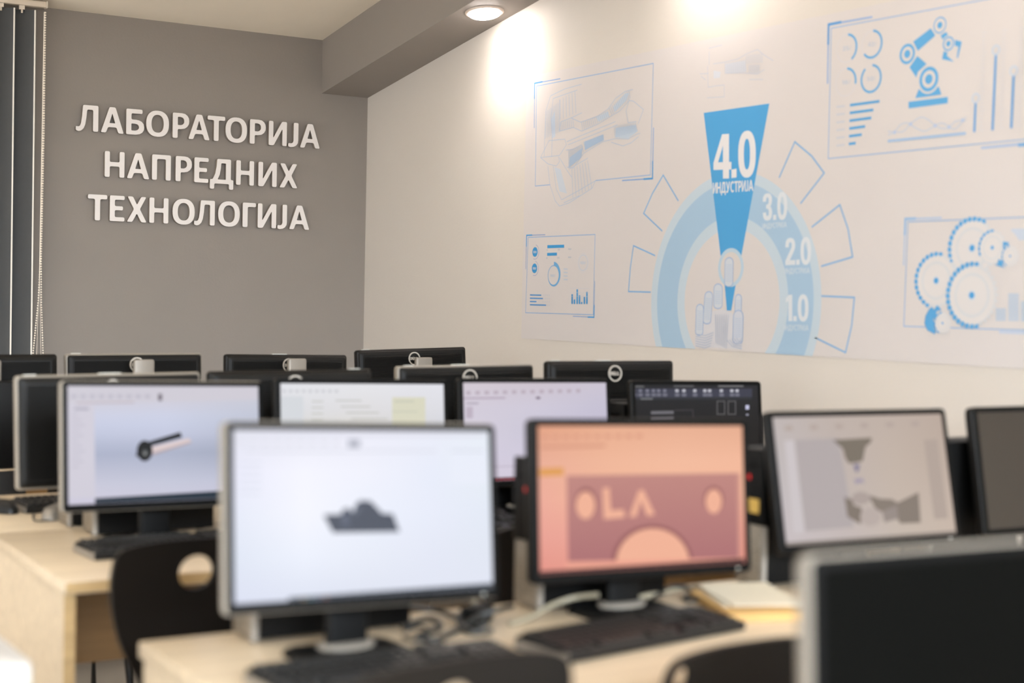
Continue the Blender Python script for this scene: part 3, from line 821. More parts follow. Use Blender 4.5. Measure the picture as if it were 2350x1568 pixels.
for x0, x1, top, bot in ((1088, 1195, 1145, 1280), (1220, 1332, 988, 1283), (1352, 1460, 1070, 1286), (1485, 1590, 1010, 1290)):
    n_ = int((bot - top) / 19); ink = inkm(2)
    for k in range(n_): 
        y = top + (bot - top) * k / n_; ink.P((176, 198, 222), [Z6(x0, y), Z6(x1, y + 1), Z6(x1 - 4, y + 13), Z6(x0 - 4, y + 12)], (), k == 0)
    done(ink, 'bar_drawing')
ink = inkm(2)
for k, x in enumerate((1250, 1275, 1295, 1310, 1325)): ink.L((200, 210, 226), [Z6(x, 318 + 22 * k), Z6(1600, 310 + 22 * k)], .009)
done(ink, 'chart_drawing')

# ------------------------------------------------------------------ desks
DZ = .75
def make_desk(x0, x1, y0, y1, front, label, rz=0.0, group=None, pin=.025):
    """front = -1 when the sitter's side is towards -Y, +1 when it is towards +Y"""
    cx_, cy_ = (x0 + x1) / 2, (y0 + y1) / 2; hx, hy = (x1 - x0) / 2, (y1 - y0) / 2
    r = empty('desk', (cx_, cy_, 0), rz, label, 'desk', group)
    g = G(); g.box((-hx, -hy, DZ - .028), (hx, hy, DZ), 0, .003)
    link('desktop', g.mesh('desktop', M['wood'], True), r)
    for sx_ in (-1, 1):
        g = G(); xa = sx_ * (hx - .006); xb = sx_ * (hx - .03); g.box((min(xa, xb), -hy + pin, 0), (max(xa, xb), hy - .012, DZ - .028))
        link('side_panel', g.mesh('side_panel', M['wood']), r)
        if front < 0:
            g = G(); g.box((min(xa, xb), -hy + pin - .0015, .002), (max(xa, xb), -hy + pin - .0002, DZ - .029)); link('edge_band', g.mesh('edge_band', M['edge']), r)
    yb = -front * (hy - .05)
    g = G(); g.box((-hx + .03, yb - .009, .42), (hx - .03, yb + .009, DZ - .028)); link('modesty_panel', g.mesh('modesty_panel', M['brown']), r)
    for sgn in (-1, 1):
        g = G(); ye = sgn * hy; g.box((-hx + .003, min(ye, ye + sgn * .0012), DZ - .025), (hx - .003, max(ye, ye + sgn * .0012), DZ - .003)); link('edge_band', g.mesh('edge_band', M['edge']), r)
    return r
make_desk(.85, 2.065, 1.86, 2.53, -1, 'beech desk in the front row carrying the white and orange screens', pin=.14)
make_desk(2.075, 3.29, 1.86, 2.53, -1, 'beech desk in the front row under the tilted grey screen', pin=.14)
make_desk(.90, 2.115, 3.105, 3.805, -1, 'beech desk with keyboard behind the black chair at left', math.radians(-1.5))
make_desk(2.135, 3.35, 3.09, 3.79, -1, 'beech desk of the second row under the dark drawing screen')
make_desk(.92, 2.135, 3.825, 4.51, 1, 'beech desk back to back behind the left second-row desk')
make_desk(2.145, 3.36, 3.825, 4.51, 1, 'beech desk back to back behind the right second-row desk')
make_desk(.86, 2.075, 5.14, 5.88, 1, 'beech desk of the last row, a strip seen at the left edge')
make_desk(2.085, 3.30, 5.2, 5.88, 1, 'beech desk of the last row in the corner by the mural wall')
make_desk(.98, 2.2, .72, 1.32, -1, 'desk nearest the camera holding the switched-off black monitor')

# ------------------------------------------------------------------ monitors
SW, SH = .476, .268
BW, BH = .503, .299
ZOFF = -.0025       # screen centre relative to housing centre
def _mon_meshes():
    d = {}
    n = 6
    def ring(w_, h_, r, y): return [(x, y, z + ZOFF) for x, z in rrect(w_, h_, r, n)]
    g = G()
    g.loft([ring(BW - .012, BH - .012, .006, -.0012), ring(BW - .004, BH - .004, .009, -.0010), ring(BW, BH, .011, .001), ring(BW, BH, .011, .017), ring(BW - .003, BH - .003, .010, .021), ring(BW - .010, BH - .010, .009, .0235)])
    d['rim'] = g.mesh('panel_housing', M['rim'], True, 50); d['rim_dark'] = g.mesh('panel_housing', M['rim_dark'], True, 50)
    g = G()
    o = rrect(BW - .0045, BH - .0045, .009, n); o = [(x, z + ZOFF) for x, z in o]
    h = [(-SW / 2, -SH / 2), (-SW / 2, SH / 2), (SW / 2, SH / 2), (SW / 2, -SH / 2)]
    g.prism(o, [h], lambda p: (p[0], -.0046, p[1]), lambda p: (p[0], -.0014, p[1])); d['bezel'] = g.mesh('bezel', M['bezel'])
    # ribbed back
    g = G(); wb, hb = BW - .012, BH - .012
    g.loft([ring(wb, hb, .009, .0236), ring(wb - .008, hb - .008, .010, .030), ring(wb - .03, hb - .03, .012, .034)], 0, False, True)
    nr = 44; zs0 = -(hb - .04) / 2 + ZOFF; hh = (hb - .04)
    for k in range(nr):
        z0 = zs0 + hh * k / nr; z1 = zs0 + hh * (k + .62) / nr; hw = (wb - .045) / 2
        g.add([(-hw, .034, z0), (hw, .034, z0), (hw, .0362, (z0 + z1) / 2), (-hw, .0362, (z0 + z1) / 2), (hw, .034, z1), (-hw, .034, z1)], [(0, 1, 2, 3), (3, 2, 4, 5)])
    d['back'] = g.mesh('back_cover', M['back'])
    # badge: ring and wordmark
    g = G()
    g.prism(circ(0, 0, .0265, .0265, 36), [list(reversed(circ(0, 0, .0222, .0222, 36)))], lambda p: (p[0], .0400, p[1] + .106), lambda p: (p[0], .0364, p[1] + .106)); d['badge'] = g.mesh('badge_ring', M['logo'])
    g = G(); x = -.0185; hgt = .0115
    for k, ch in enumerate('DELL'):
        o, hs = GL[ch]; wd_ = gbox(ch)[1]
        def f(p, y, x=x, k=k, wd_=wd_):
            u, v = (p[0] - wd_ / 2) * .0128, (p[1] - .5) * hgt
            if k == 1: a = math.radians(28); u, v = u * math.cos(a) - v * math.sin(a), u * math.sin(a) + v * math.cos(a)
            return (-(x + wd_ / 2 * .0128 + u), y, v + .106)
        g.prism(o, hs, lambda p: f(p, .0395), lambda p: f(p, .0364)); x += wd_ * .0128 + .0014
    d['word'] = g.mesh('badge_lettering', M['logo'])
    g = G(); g.box((-.016, .004, 0), (.016, .015, .002)); d['sticker'] = g.mesh('sticker', M['sticker'])
    g = G(); g.box((-.03, .004, 0), (.03, .0168, .0022)); d['strip'] = g.mesh('sticker', M['sticker'])
    # stand: base plate
    def flat(pts, z): return [(x, y, z) for x, y in pts]
    g = G(); b0 = rrect(.20, .14, .03, 6); b1 = rrect(.19, .13, .03, 6)
    g.loft([flat(b0, 0), flat(b0, .006), flat(b1, .011), flat(rrect(.09, .06, .02, 6), .014)]); d['base'] = g.mesh('stand_base', M['black'], True)
    g = G(); g.loft([flat(circ(0, .012, .052, .034, 28), .013), flat(circ(0, .012, .052, .034, 28), .019), flat(circ(0, .012, .046, .028, 28), .022)]); d['glint_ring'] = g.mesh('stand_glint_ring', M['rim'], True)  # silver ring added to paint the highlight on the stand base
    # stand column, from the desk up to behind the panel (height 1)
    def col(z1, dp):
        g = G(); o = [(x, y) for x, y in rrect(.075, dp, .008, 4)]
        g.loft([flat(o, .008), flat(o, z1 - .008), flat([(x * .95, y * .9) for x, y in o], z1 - .002), flat([(x * .85, y * .7) for x, y in o], z1)]); return g
    d['col_low'] = col(.27, .024).mesh('stand_column', M['black'], True); d['col_tall'] = col(.357, .024).mesh('stand_column', M['silver'], True)
    d['col_silver'] = col(.29, .024).mesh('stand_column', M['silver'], True)
    g = G(); g.box((-.05, .0, -.05), (.05, .032, .05), 0, .004); d['mount'] = g.mesh('mount_plate', M['black'], True)
    g = G(); g.box((-.003, -.0052, 0), (.003, -.0046, .002)); d['led'] = g.mesh('power_light', M['sticker'])
    return d
MM = _mon_meshes()

class Screen(Ink):
    def bg(s, px_to, table):
        """smooth background: table of rows of colours over the whole display"""
        ny, nx = len(table), len(table[0]); N, Q = 12, 16
        def smp(u, v):
            x = u * (nx - 1); y = v * (ny - 1); i = min(int(x), nx - 2) if nx > 1 else 0; j = min(int(y), ny - 2) if ny > 1 else 0
            fx, fy = (x - i if nx > 1 else 0), (y - j if ny > 1 else 0); i2, j2 = min(i + 1, nx - 1), min(j + 1, ny - 1)
            return [(lin(table[j][i])[k] * (1 - fx) + lin(table[j][i2])[k] * fx) * (1 - fy) + (lin(table[j2][i])[k] * (1 - fx) + lin(table[j2][i2])[k] * fx) * fy for k in range(3)] + [1]
        pts, cols, fs = [], [], []
        for b in range(N + 1):
            for a in range(Q + 1):
                u, v = a / Q, b / N; pts.append(((u - .5) * SW, -.0034, (.5 - v) * SH)); cols.append(smp(u, v))
        for b in range(N):
            for a in range(Q): k = b * (Q + 1) + a; fs.append((k, k + 1, k + Q + 2, k + Q + 1))
        s.tri(pts, fs, cols)

def make_monitor(x, y, z, yaw, tilt, roll, label, art=None, off=None, back=False, column='col_low', stickers=(), badge=True, group=None, by=.055, bo=0.0, rim='rim_dark'):
    """x, y, z: centre of the display (z above eye level); back=True turns the back to the camera"""
    yw = math.radians(yaw) + (math.pi if back else 0)
    R_ = Matrix.Rotation(yw, 4, 'Z')
    bxy = R_ @ Vector((0, by, 0))
    root = empty('monitor', (x + bxy.x, y + bxy.y, DZ), yw, label, 'monitor', group)
    pm = Matrix.Translation((0, -by, z + 1.35 - DZ)) @ Matrix.Rotation(math.radians(-tilt), 4, 'X') @ Matrix.Rotation(math.radians(roll), 4, 'Y')
    h = link('panel_housing', MM[rim], root, pm)
    link('bezel', MM['bezel'], h); link('back_cover', MM['back'], h)
    if back and badge: link('badge_ring', MM['badge'], h); link('badge_lettering', MM['word'], h)
    for sx_, kind in stickers:
        link('sticker', MM[kind], h, Matrix.Translation((sx_, 0, BH / 2 + ZOFF)))
    if art or off:
        wmx = Matrix.Translation((x + bxy.x, y + bxy.y, DZ)) @ R_ @ pm; inv = wmx.inverted()
        eo = inv @ EYE
        def fn(p, d):
            e = inv.to_3x3() @ ray(p[0], p[1]); t = (-.0035 - d - eo.y) / e.y; q = eo + e * t
            return (max(-SW / 2 + .0005, min(SW / 2 - .0005, q.x)), -.0035 - d, max(-SH / 2 + .0005, min(SH / 2 - .0005, q.z)))
        if art:
            s = Screen(fn, .00004); art(s); s.obj('display', M['screen'], h, (0, -1, 0))
        else:
            g = G(); g.box((-SW / 2, -.0035, -SH / 2), (SW / 2, -.0016, SH / 2)); link('display', g.mesh('display', M[off]), h)
    if not back: link('power_light', MM['led'], h, Matrix.Translation((SW / 2 - .02, 0, -BH / 2 + ZOFF + .008)))
    link('stand_base', MM['base'], root, Matrix.Translation((0, bo, 0)))
    if not back: link('stand_glint_ring', MM['glint_ring'], root, Matrix.Translation((0, 0, 0)))
    yc = .012 if column != 'col_tall' else .048
    link('stand_column', MM[column], root, Matrix.Translation((0, yc, 0)))
    return root

# --- screen pictures (laid out by where they sit on each display)
def art_white(s):
    s.bg(None, [[(226, 226, 238), (232, 232, 244), (236, 236, 248), (234, 236, 248), (232, 238, 248)], [(232, 232, 248), (244, 244, 254), (240, 241, 252), (232, 236, 250), (232, 238, 246)],
                [(228, 232, 246), (244, 245, 254), (236, 240, 252), (232, 236, 250), (228, 234, 246)], [(222, 228, 242), (236, 240, 252), (232, 236, 248), (228, 232, 246), (226, 231, 243)], [(220, 224, 242), (222, 227, 242), (224, 228, 242), (226, 230, 244), (226, 230, 244)]])
    s.P((222, 222, 234), [(540, 992), (1115, 995), (1116, 1003), (540, 1000)]); s.P((214, 215, 226), [(560, 1034), (1000, 1034), (1000, 1037), (560, 1038)])
    s.P((168, 170, 184), [(799, 1010), (826, 1010), (826, 1027), (799, 1027)])
    for k in range(9): s.P((222, 222, 232), [(548 + k * 27, 1012), (562 + k * 27, 1012), (562 + k * 27, 1022), (548 + k * 27, 1022)], (), k == 0)
    s.P((234, 238, 250), [(1035, 1030), (1118, 1030), (1120, 1110), (1035, 1112)]); s.P((205, 208, 220), [(1035, 1034), (1110, 1034), (1110, 1037), (1035, 1037)])
    for k in range(5): s.P((218, 221, 234), [(548, 1062 + k * 17), (600, 1062 + k * 17), (600, 1066 + k * 17), (548, 1066 + k * 17)], (), k == 0)
    s.P((78, 83, 97), [(742, 1182), (783, 1180), (788, 1168), (800, 1166), (810, 1176), (816, 1158), (826, 1149), (850, 1150), (866, 1166), (876, 1178), (902, 1180), (917, 1221), (764, 1223)])
    s.P((98, 104, 122), [(782, 1182), (800, 1178), (802, 1205), (786, 1208)]); s.P((104, 110, 126), [(808, 1176), (826, 1160), (828, 1172), (812, 1184)])
    s.P((36, 48, 60), [(665, 1372), (1136, 1338), (1136, 1360), (660, 1393)])
    for k, c in enumerate(((160, 140, 90), (90, 140, 150), (120, 130, 160), (170, 120, 110))): s.P(c, [(692 + k * 17, 1374 - k), (702 + k * 17, 1373 - k), (702 + k * 17, 1380 - k), (692 + k * 17, 1381 - k)], (), k == 0)
def art_orange(s):
    s.bg(None, [[(226, 160, 128), (232, 172, 140), (232, 174, 144), (230, 172, 142)], [(234, 172, 148), (240, 182, 152), (243, 186, 156), (243, 184, 154)], [(238, 170, 152), (242, 182, 152), (244, 186, 156), (244, 184, 154)], [(234, 160, 146), (236, 164, 148), (236, 164, 146), (234, 158, 140)], [(228, 146, 132), (232, 156, 138), (230, 152, 134), (228, 146, 130)]])
    s.P((212, 148, 122), [(1240, 1024), (1390, 1020), (1390, 1026), (1240, 1030)])
    for k in range(10): s.P((216, 152, 126), [(1244 + k * 24, 1000 - k * .3), (1258 + k * 24, 1000 - k * .3), (1258 + k * 24, 1008 - k * .3), (1244 + k * 24, 1008 - k * .3)], (), k == 0)
    s.P((224, 156, 74), [(1238, 1076), (1293, 1074), (1293, 1091), (1238, 1093)])
    s.lay += 1
    s.grad((192, 134, 126), (172, 110, 112), [(1300, 1092), (1698, 1086), (1700, 1284), (1304, 1292)])
    s.P((206, 146, 132), [(1690, 1088), (1698, 1088), (1700, 1284), (1694, 1284)])
    SHD, PEA = (150, 92, 92), (242, 178, 150)
    s.P(SHD, circ(1345, 1156, 25, 37, 24)); s.P(PEA, circ(1344, 1160, 22, 32, 24)); s.P(SHD, circ(1638, 1147, 23, 31, 24)); s.P(PEA, circ(1638, 1151, 19, 28, 24))
    s.P(PEA, [(1383, 1121), (1398, 1119), (1402, 1172), (1432, 1170), (1434, 1188), (1386, 1192)]); s.P(PEA, [(1444, 1187), (1466, 1126), (1476, 1124), (1503, 1182), (1485, 1184), (1471, 1148), (1460, 1186)])
    s.P(SHD, [(1408, 1288)] + [(1497 + 93 * math.cos(t), 1292 - 88 * math.sin(t)) for t in [math.pi - math.pi * k / 20 for k in range(21)]] + [(1590, 1284)])
    s.P(PEA, [(1416, 1289)] + [(1498 + 84 * math.cos(t), 1293 - 80 * math.sin(t)) for t in [math.pi - math.pi * k / 20 for k in range(21)]] + [(1583, 1284)])
    s.P((238, 164, 142), [(1300, 1290), (1700, 1280), (1706, 1291), (1300, 1304)])
    s.P((70, 40, 40), [(1236, 1312), (1708, 1281), (1709, 1292), (1236, 1322)])
def art_tilt(s):
    s.bg(None, [[(190, 180, 178), (190, 176, 168), (190, 174, 164), (186, 168, 156)], [(192, 184, 184), (190, 176, 170), (194, 178, 166), (188, 170, 158)], [(196, 188, 190), (192, 180, 174), (196, 180, 168), (194, 176, 164)], [(200, 190, 192), (196, 184, 182), (198, 184, 172), (200, 182, 168)]])
    s.P((178, 168, 168), [(1824, 1010), (1925, 1006), (1960, 1210), (1848, 1220)]); s.P((204, 196, 198), [(1800, 1012), (1822, 1010), (1846, 1222), (1822, 1224)])
    s.P((178, 162, 152), [(2120, 1010), (2150, 1008), (2176, 1190), (2144, 1192)])
    for k in range(6): s.P((180, 164, 156), [(1800 + k * 58, 978 - k * 2), (1818 + k * 58, 977 - k * 2), (1820 + k * 58, 988 - k * 2), (1802 + k * 58, 989 - k * 2)], (), k == 0)
    D = (122, 112, 100)
    s.P(D, [(1911, 1010), (2001, 1005), (1998, 1016), (1986, 1026), (1980, 1058), (1966, 1062), (1948, 1064), (1940, 1052), (1934, 1030)])
    s.P((128, 122, 146), [(1958, 1066), (1974, 1066), (1969, 1084), (1964, 1084)]); s.P((158, 148, 168), [(1960, 1100), (1980, 1098), (1984, 1112), (1976, 1106), (1964, 1112)])
    s.P((128, 116, 106), [(1938, 1140), (1956, 1148), (1960, 1160), (1978, 1166), (1975, 1204), (1945, 1186)]); s.P((134, 122, 112), [(1992, 1136), (2020, 1145), (2046, 1146), (2060, 1154), (2108, 1130), (2113, 1200), (2066, 1202), (2056, 1186), (2026, 1176), (2010, 1170)])
    s.P((172, 158, 152), circ(1976, 1144, 22, 15, 20)); s.P((184, 170, 164), circ(1998, 1186, 24, 22, 20)); s.P((150, 138, 132), [(2024, 1174), (2058, 1160), (2062, 1190), (2030, 1200)])
    s.P((140, 130, 122), [(1798, 1246), (2192, 1218), (2196, 1230), (1800, 1256)])
def art_pipe(s):
    s.bg(None, [[(206, 202, 212), (208, 203, 212), (206, 204, 212)], [(208, 206, 218), (208, 206, 220), (200, 202, 216)], [(204, 208, 230), (204, 210, 232), (192, 197, 214)], [(190, 196, 218), (196, 200, 222), (182, 187, 206)], [(170, 176, 200), (172, 178, 200), (160, 166, 186)],
                [(188, 190, 210), (186, 190, 210), (176, 180, 200)], [(204, 203, 220), (200, 202, 220), (194, 196, 216)], [(208, 203, 220), (205, 202, 220), (204, 200, 218)]])
    s.P((210, 206, 218), [(153, 925), (216, 925), (219, 1142), (156, 1144)]); s.P((208, 204, 214), [(153, 888), (590, 886), (590, 918), (153, 925)])
    s.P((172, 168, 184), [(170, 936), (204, 936), (204, 941), (170, 941)]); s.P((190, 176, 184), [(175, 924), (308, 922), (308, 925), (175, 927)])
    for k in range(9): s.P((188, 184, 198), [(164 + k * 21, 906), (176 + k * 21, 906), (176 + k * 21, 914), (164 + k * 21, 914)], (), k == 0)
    for k in range(11): s.P((196, 192, 206), [(164, 950 + k * 12), (180 + (k * 7) % 17, 950 + k * 12), (180 + (k * 7) % 17, 954 + k * 12), (164, 954 + k * 12)], (), k == 0)
    s.P((112, 104, 116), [(363, 904), (372, 904), (372, 920), (363, 920)])
    s.P((16, 17, 22), [(328, 1018), (414, 992), (418, 1004), (346, 1024)]); s.P((222, 204, 204), [(344, 1027), (434, 1006), (440, 1016), (350, 1046)]); s.P((178, 164, 172), [(348, 1040), (437, 1014), (440, 1017), (350, 1046)])
    s.P((14, 15, 18), circ(332, 1035, 18, 24, 24)); s.P((14, 15, 18), [(311, 1046), (328, 1012), (340, 1020), (330, 1055)]); s.P((74, 78, 80), circ(333, 1040, 7, 8, 16)); s.P((140, 140, 138), circ(333, 1041, 3, 4, 12))
    s.P((34, 48, 62), [(218, 1144), (600, 1121), (600, 1148), (218, 1164)])
def art_sheet(s):
    s.bg(None, [[(228, 229, 234), (230, 230, 234), (228, 228, 236)], [(222, 222, 226), (224, 222, 224), (222, 222, 228)], [(220, 219, 212), (218, 216, 208), (208, 210, 218)], [(222, 220, 208), (220, 218, 206), (210, 213, 222)], [(224, 222, 208), (222, 220, 206), (212, 216, 224)]])
    s.P((214, 217, 222), [(640, 910), (696, 910), (698, 1080), (642, 1080)]); s.P((218, 216, 194), [(900, 912), (976, 912), (976, 1080), (900, 1080)])
    for k in range(5): s.P((196, 196, 192), [(770 + 12 * k, 918 + 14 * k), (830 + 20 * k, 918 + 14 * k), (830 + 20 * k, 921 + 14 * k), (770 + 12 * k, 921 + 14 * k)], (), k == 0)
    for k in range(9): s.P((202, 202, 208), [(648 + k * 15, 895), (656 + k * 15, 895), (656 + k * 15, 901), (648 + k * 15, 901)], (), k == 0)
    s.P((196, 197, 182), [(905, 920), (950, 920), (950, 923), (905, 923)]); s.P((196, 197, 182), [(900, 944), (958, 944), (958, 946), (900, 946)])
    for k in range(4): s.P((198, 198, 192), [(715, 920 + 14 * k), (742, 920 + 14 * k), (742, 923 + 14 * k), (715, 923 + 14 * k)], (), k == 0)
def art_lilac(s):
    s.bg(None, [[(212, 202, 212), (206, 196, 206), (204, 197, 212)], [(212, 205, 218), (208, 202, 218), (198, 193, 212)], [(214, 208, 222), (204, 199, 216), (192, 186, 208)], [(214, 207, 224), (208, 202, 220), (204, 198, 216)], [(214, 204, 220), (212, 204, 220), (210, 202, 218)]])
    for k in range(13): s.P((186, 172, 186), [(1070 + k * 21, 898 - k * .4), (1080 + k * 21, 898 - k * .4), (1080 + k * 21, 906 - k * .4), (1070 + k * 21, 906 - k * .4)], (), k == 0)
    s.P((170, 152, 172), [(1062, 913), (1160, 912), (1160, 915), (1062, 916)]); s.P((120, 104, 124), [(1230, 911), (1240, 911), (1240, 916), (1230, 916)])
    s.P((176, 166, 182), [(1070, 924), (1098, 924), (1098, 928), (1070, 928)]); s.P((190, 178, 194), [(1070, 934), (1085, 934), (1085, 960), (1070, 960)])
    s.P((186, 176, 194), [(1120, 1071), (1215, 1068), (1215, 1070), (1120, 1073)])
    s.P((58, 26, 36), [(1100, 1098), (1400, 1086), (1400, 1106), (1100, 1110)])
    for k in range(10): s.P((176, 52, 66), [(1139 + k * 9, 1099 - .3 * k), (1144 + k * 9, 1099 - .3 * k), (1144 + k * 9, 1103 - .3 * k), (1139 + k * 9, 1103 - .3 * k)], (), k == 0)
def art_cad(s):
    s.bg(None, [[(34, 34, 38), (38, 38, 42)], [(28, 27, 28), (27, 25, 25)], [(26, 24, 25), (30, 27, 26)]])
    s.P((60, 61, 76), [(1446, 892), (1726, 892), (1726, 911), (1446, 914)]); s.P((44, 47, 52), [(1448, 913), (1726, 911), (1726, 917), (1448, 918)])
    s.P((110, 110, 112), [(1452, 886), (1478, 886), (1478, 889), (1452, 889)]); s.P((96, 96, 100), [(1546, 885), (1592, 885), (1592, 888), (1546, 888)]); s.P((120, 120, 122), [(1648, 885), (1706, 885), (1706, 888), (1648, 888)])
    for k, x in enumerate((1452, 1466, 1482, 1496, 1508, 1522, 1550, 1566, 1591, 1614, 1625, 1652, 1676, 1688)):
        s.P((196, 196, 206) if k > 5 else (126, 126, 142), [(x, 894), (x + 7, 894), (x + 7, 900), (x, 900)], (), k == 0)
        s.P((112, 112, 126), [(x - 1, 903), (x + 9, 903), (x + 9, 910), (x - 1, 910)], (), False)
    s.P((120, 122, 126), [(1470, 914), (1498, 914), (1498, 917), (1470, 917)])
    s.P((108, 106, 112), [(1494, 944), (1546, 943), (1546, 950), (1494, 951)]); s.P((108, 104, 108), [(1494, 957), (1546, 956), (1546, 962), (1494, 963)])
    for x in (1646, 1671): s.L((112, 110, 112), [(x, 921), (x + 17, 921), (x + 17, 951), (x, 951)], 1.4, True)
    s.L((80, 76, 80), [(1548, 942), (1590, 941), (1591, 958)], 1.2); s.P((196, 196, 224), [(1711, 930), (1719, 930), (1719, 940), (1711, 940)]); s.P((150, 150, 166), [(1712, 950), (1718, 950), (1718, 954), (1712, 954)])

make_monitor(1.127, 2.22, -.354, 2.4, 8.1, 2.2, 'large lit monitor showing a dark grey machine part on white, front row', art_white, rim='rim')
make_monitor(1.745, 2.291, -.369, -1.0, 6.2, 1.5, 'lit monitor with an orange screen and a mauve plate with holes', art_orange)
make_monitor(2.401, 2.369, -.370, -3.6, 12.3, .1, 'tilted monitor showing grey drill drawing on beige screen', art_tilt, by=.03, bo=-.03)
make_monitor(3.005, 2.36, -.372, -2.0, 10.0, 0, 'switched-off grey monitor cut by the right edge, behind the black one', off='off', by=.035, bo=-.03)
make_monitor(1.220, 3.449, -.356, 4.2, 6.4, 1.2, 'lit monitor showing a cream tube with black end, second row left', art_pipe, bo=.05, rim='rim')
make_monitor(1.801, 3.575, -.365, 0, 6.3, 1.0, 'lit monitor with pale sheet on screen, behind the white screen', art_sheet, bo=-.03)
make_monitor(2.325, 3.551, -.367, 0, 6.3, .7, 'lit monitor with plain lilac screen between white and orange screens', art_lilac)
make_monitor(2.942, 3.600, -.384, 0, 6.3, 1.0, 'monitor with dark drawing program on its screen, second row right', art_cad, by=.05, bo=-.04)
make_monitor(1.270, 4.045, -.3715, 0, -3, .7, 'monitor back with silver side edge, directly behind the cream tube screen', rim='rim', back=True, bo=-.03, stickers=((.212, 'sticker'), (-.0, 'strip')))
make_monitor(1.787, 4.02, -.3645, 0, -3, .3, 'monitor back, mostly hidden, above the pale sheet screen', back=True, bo=-.03, stickers=((-.20, 'sticker'),))
make_monitor(2.464, 4.19, -.3615, 0, -3, .5, 'ribbed monitor back with round badge half hidden, above the lilac screen', rim='rim', back=True, bo=-.03, stickers=((.205, 'sticker'), (.02, 'strip')))
make_monitor(2.910, 4.025, -.343, 0, -3, -.1, 'ribbed monitor back with whole round badge, against the white wall', back=True, bo=-.03, stickers=((.215, 'sticker'), (.03, 'strip')))
make_monitor(1.245, 5.375, -.376, 0, -3, .3, 'monitor back cut by the left edge below the blind', back=True, column='col_tall')
make_monitor(1.777, 5.376, -.3725, 0, -3, .3, 'monitor back with silver stand plate, last row under the left of the sign', rim='rim', back=True, column='col_tall', stickers=((.212, 'sticker'),))
make_monitor(2.380, 5.406, -.3795, 0, -3, -.5, 'monitor back with silver stand plate, last row left of the wall corner', back=True, column='col_tall', stickers=((.03, 'strip'),))
make_monitor(2.958, 5.465, -.3585, 0, -3, 1.6, 'ribbed monitor back with round badge, last row at the wall corner', back=True, column='col_tall', stickers=((.205, 'sticker'),))
make_monitor(1.325, 1.11, -.402, -4.0, 4.0, .2, 'big black switched-off monitor in the right foreground', off='off_dark', by=.05, rim='rim')

# ------------------------------------------------------------------ desktop computers standing behind the screens
def _tower():
    d = {}; L_, Wt, H_ = .31, .093, .29
    g = G(); g.box((.012, -Wt / 2, .004), (L_, Wt / 2, H_), 0, .003); d['case'] = g.mesh('case', M['black'], True)
    g = G(); g.box((0, -Wt / 2 - .001, .13), (.013, Wt / 2 + .001, H_ + .001), 0, .003); d['upper'] = g.mesh('front_bezel', M['black'], True)
    g = G(); g.box((-.001, -Wt / 2 + .004, .006), (.012, Wt / 2 - .010, .129), 0, .002); d['grille'] = g.mesh('grille', M['mesh'], True)
    g = G(); g.tube([(.005, -Wt / 2 - .001, .004), (.005, -Wt / 2 - .001, .128)], .0075, 10); d['trim'] = g.mesh('trim_strip', M['silver'], True)
    g = G(); g.box((-.0012, -.006, .225), (.0, .006, .235)); d['led'] = g.mesh('indicator', M['red'])
    g = G(); g.box((-.001, -.03, .25), (.0, .03, .262)); d['slot'] = g.mesh('drive_slot', M['bezel'])
    g = G()
    for sx_ in (.03, .27): g.box((sx_, -.03, 0), (sx_ + .02, .03, .004))
    d['feet'] = g.mesh('foot', M['black']); return d
TM = _tower()
def tower(x, y, label, yellow=False, rz=0):
    r = empty('desktop_computer', (x, y, DZ), rz, label, 'computer')
    for nm, k in (('case', 'case'), ('front_bezel', 'upper'), ('grille', 'grille'), ('trim_strip', 'trim'), ('indicator', 'led'), ('drive_slot', 'slot'), ('foot', 'feet')): link(nm, TM[k], r)
    if yellow:
        g = G(); g.box((-.0015, -.035, .155), (-.0002, -.002, .185)); link('sticker', g.mesh('sticker', M['yellow']), r)
    return r
tower(1.015, 2.478, 'slim desktop computer with silver grille under the white screen')
tower(1.60, 2.478, 'slim black desktop computer with red light left of the orange screen')
tower(2.165, 2.478, 'slim black desktop computer with yellow sticker left of the tilted screen', True)
tower(2.665, 2.478, 'black desktop computer between the tilted screen and the right-hand grey one')
tower(1.115, 3.715, 'slim desktop computer with silver grille under the cream tube screen')
tower(1.70, 3.73, 'desktop computer hidden behind the pale sheet screen')
tower(2.20, 3.73, 'desktop computer in the gap left of the lilac screen')
tower(2.72, 3.73, 'desktop computer in the gap left of the dark drawing screen')
tower(1.10, 5.20, 'black desktop computer on the last desk at the left edge')
tower(1.10, 3.878, 'desktop computer behind the silver-grilled one of the second row')
tower(2.74, 3.878, 'desktop computer below the monitor back with the whole badge')

# ------------------------------------------------------------------ keyboards
def _kbd():
    d = {}
    def pr(y, z0, z1, hx): return [(-hx, y, z0), (hx, y, z0), (hx, y, z1), (-hx, y, z1)]
    g = G(); g.loft([pr(-.072, .004, .011, .218), pr(-.066, .001, .015, .221), pr(.064, .003, .024, .221), pr(.070, .006, .022, .218)]); d['body'] = g.mesh('body', M['kbd'], True, 20)
    g = G()
    g.box((-.001, -.068, .002), (.001, .066, .017))
    d['side'] = g.mesh('side_strip', M['silver'])
    def key(w_, dd=.0155):
        g = G(); a = [(-w_ / 2, -dd / 2), (w_ / 2, -dd / 2), (w_ / 2, dd / 2), (-w_ / 2, dd / 2)]; k = .82
        g.loft([[(x, y, 0) for x, y in a], [(x * (1 - .003 / w_ * 2) if w_ > .03 else x * k, y * k + .0006, .0075) for x, y in a]], 0, False, True); return g.mesh('key', M['key'])
    d['key'] = key(.0165); d['wide'] = key(.032); d['space'] = key(.112); return d
KM = _kbd()
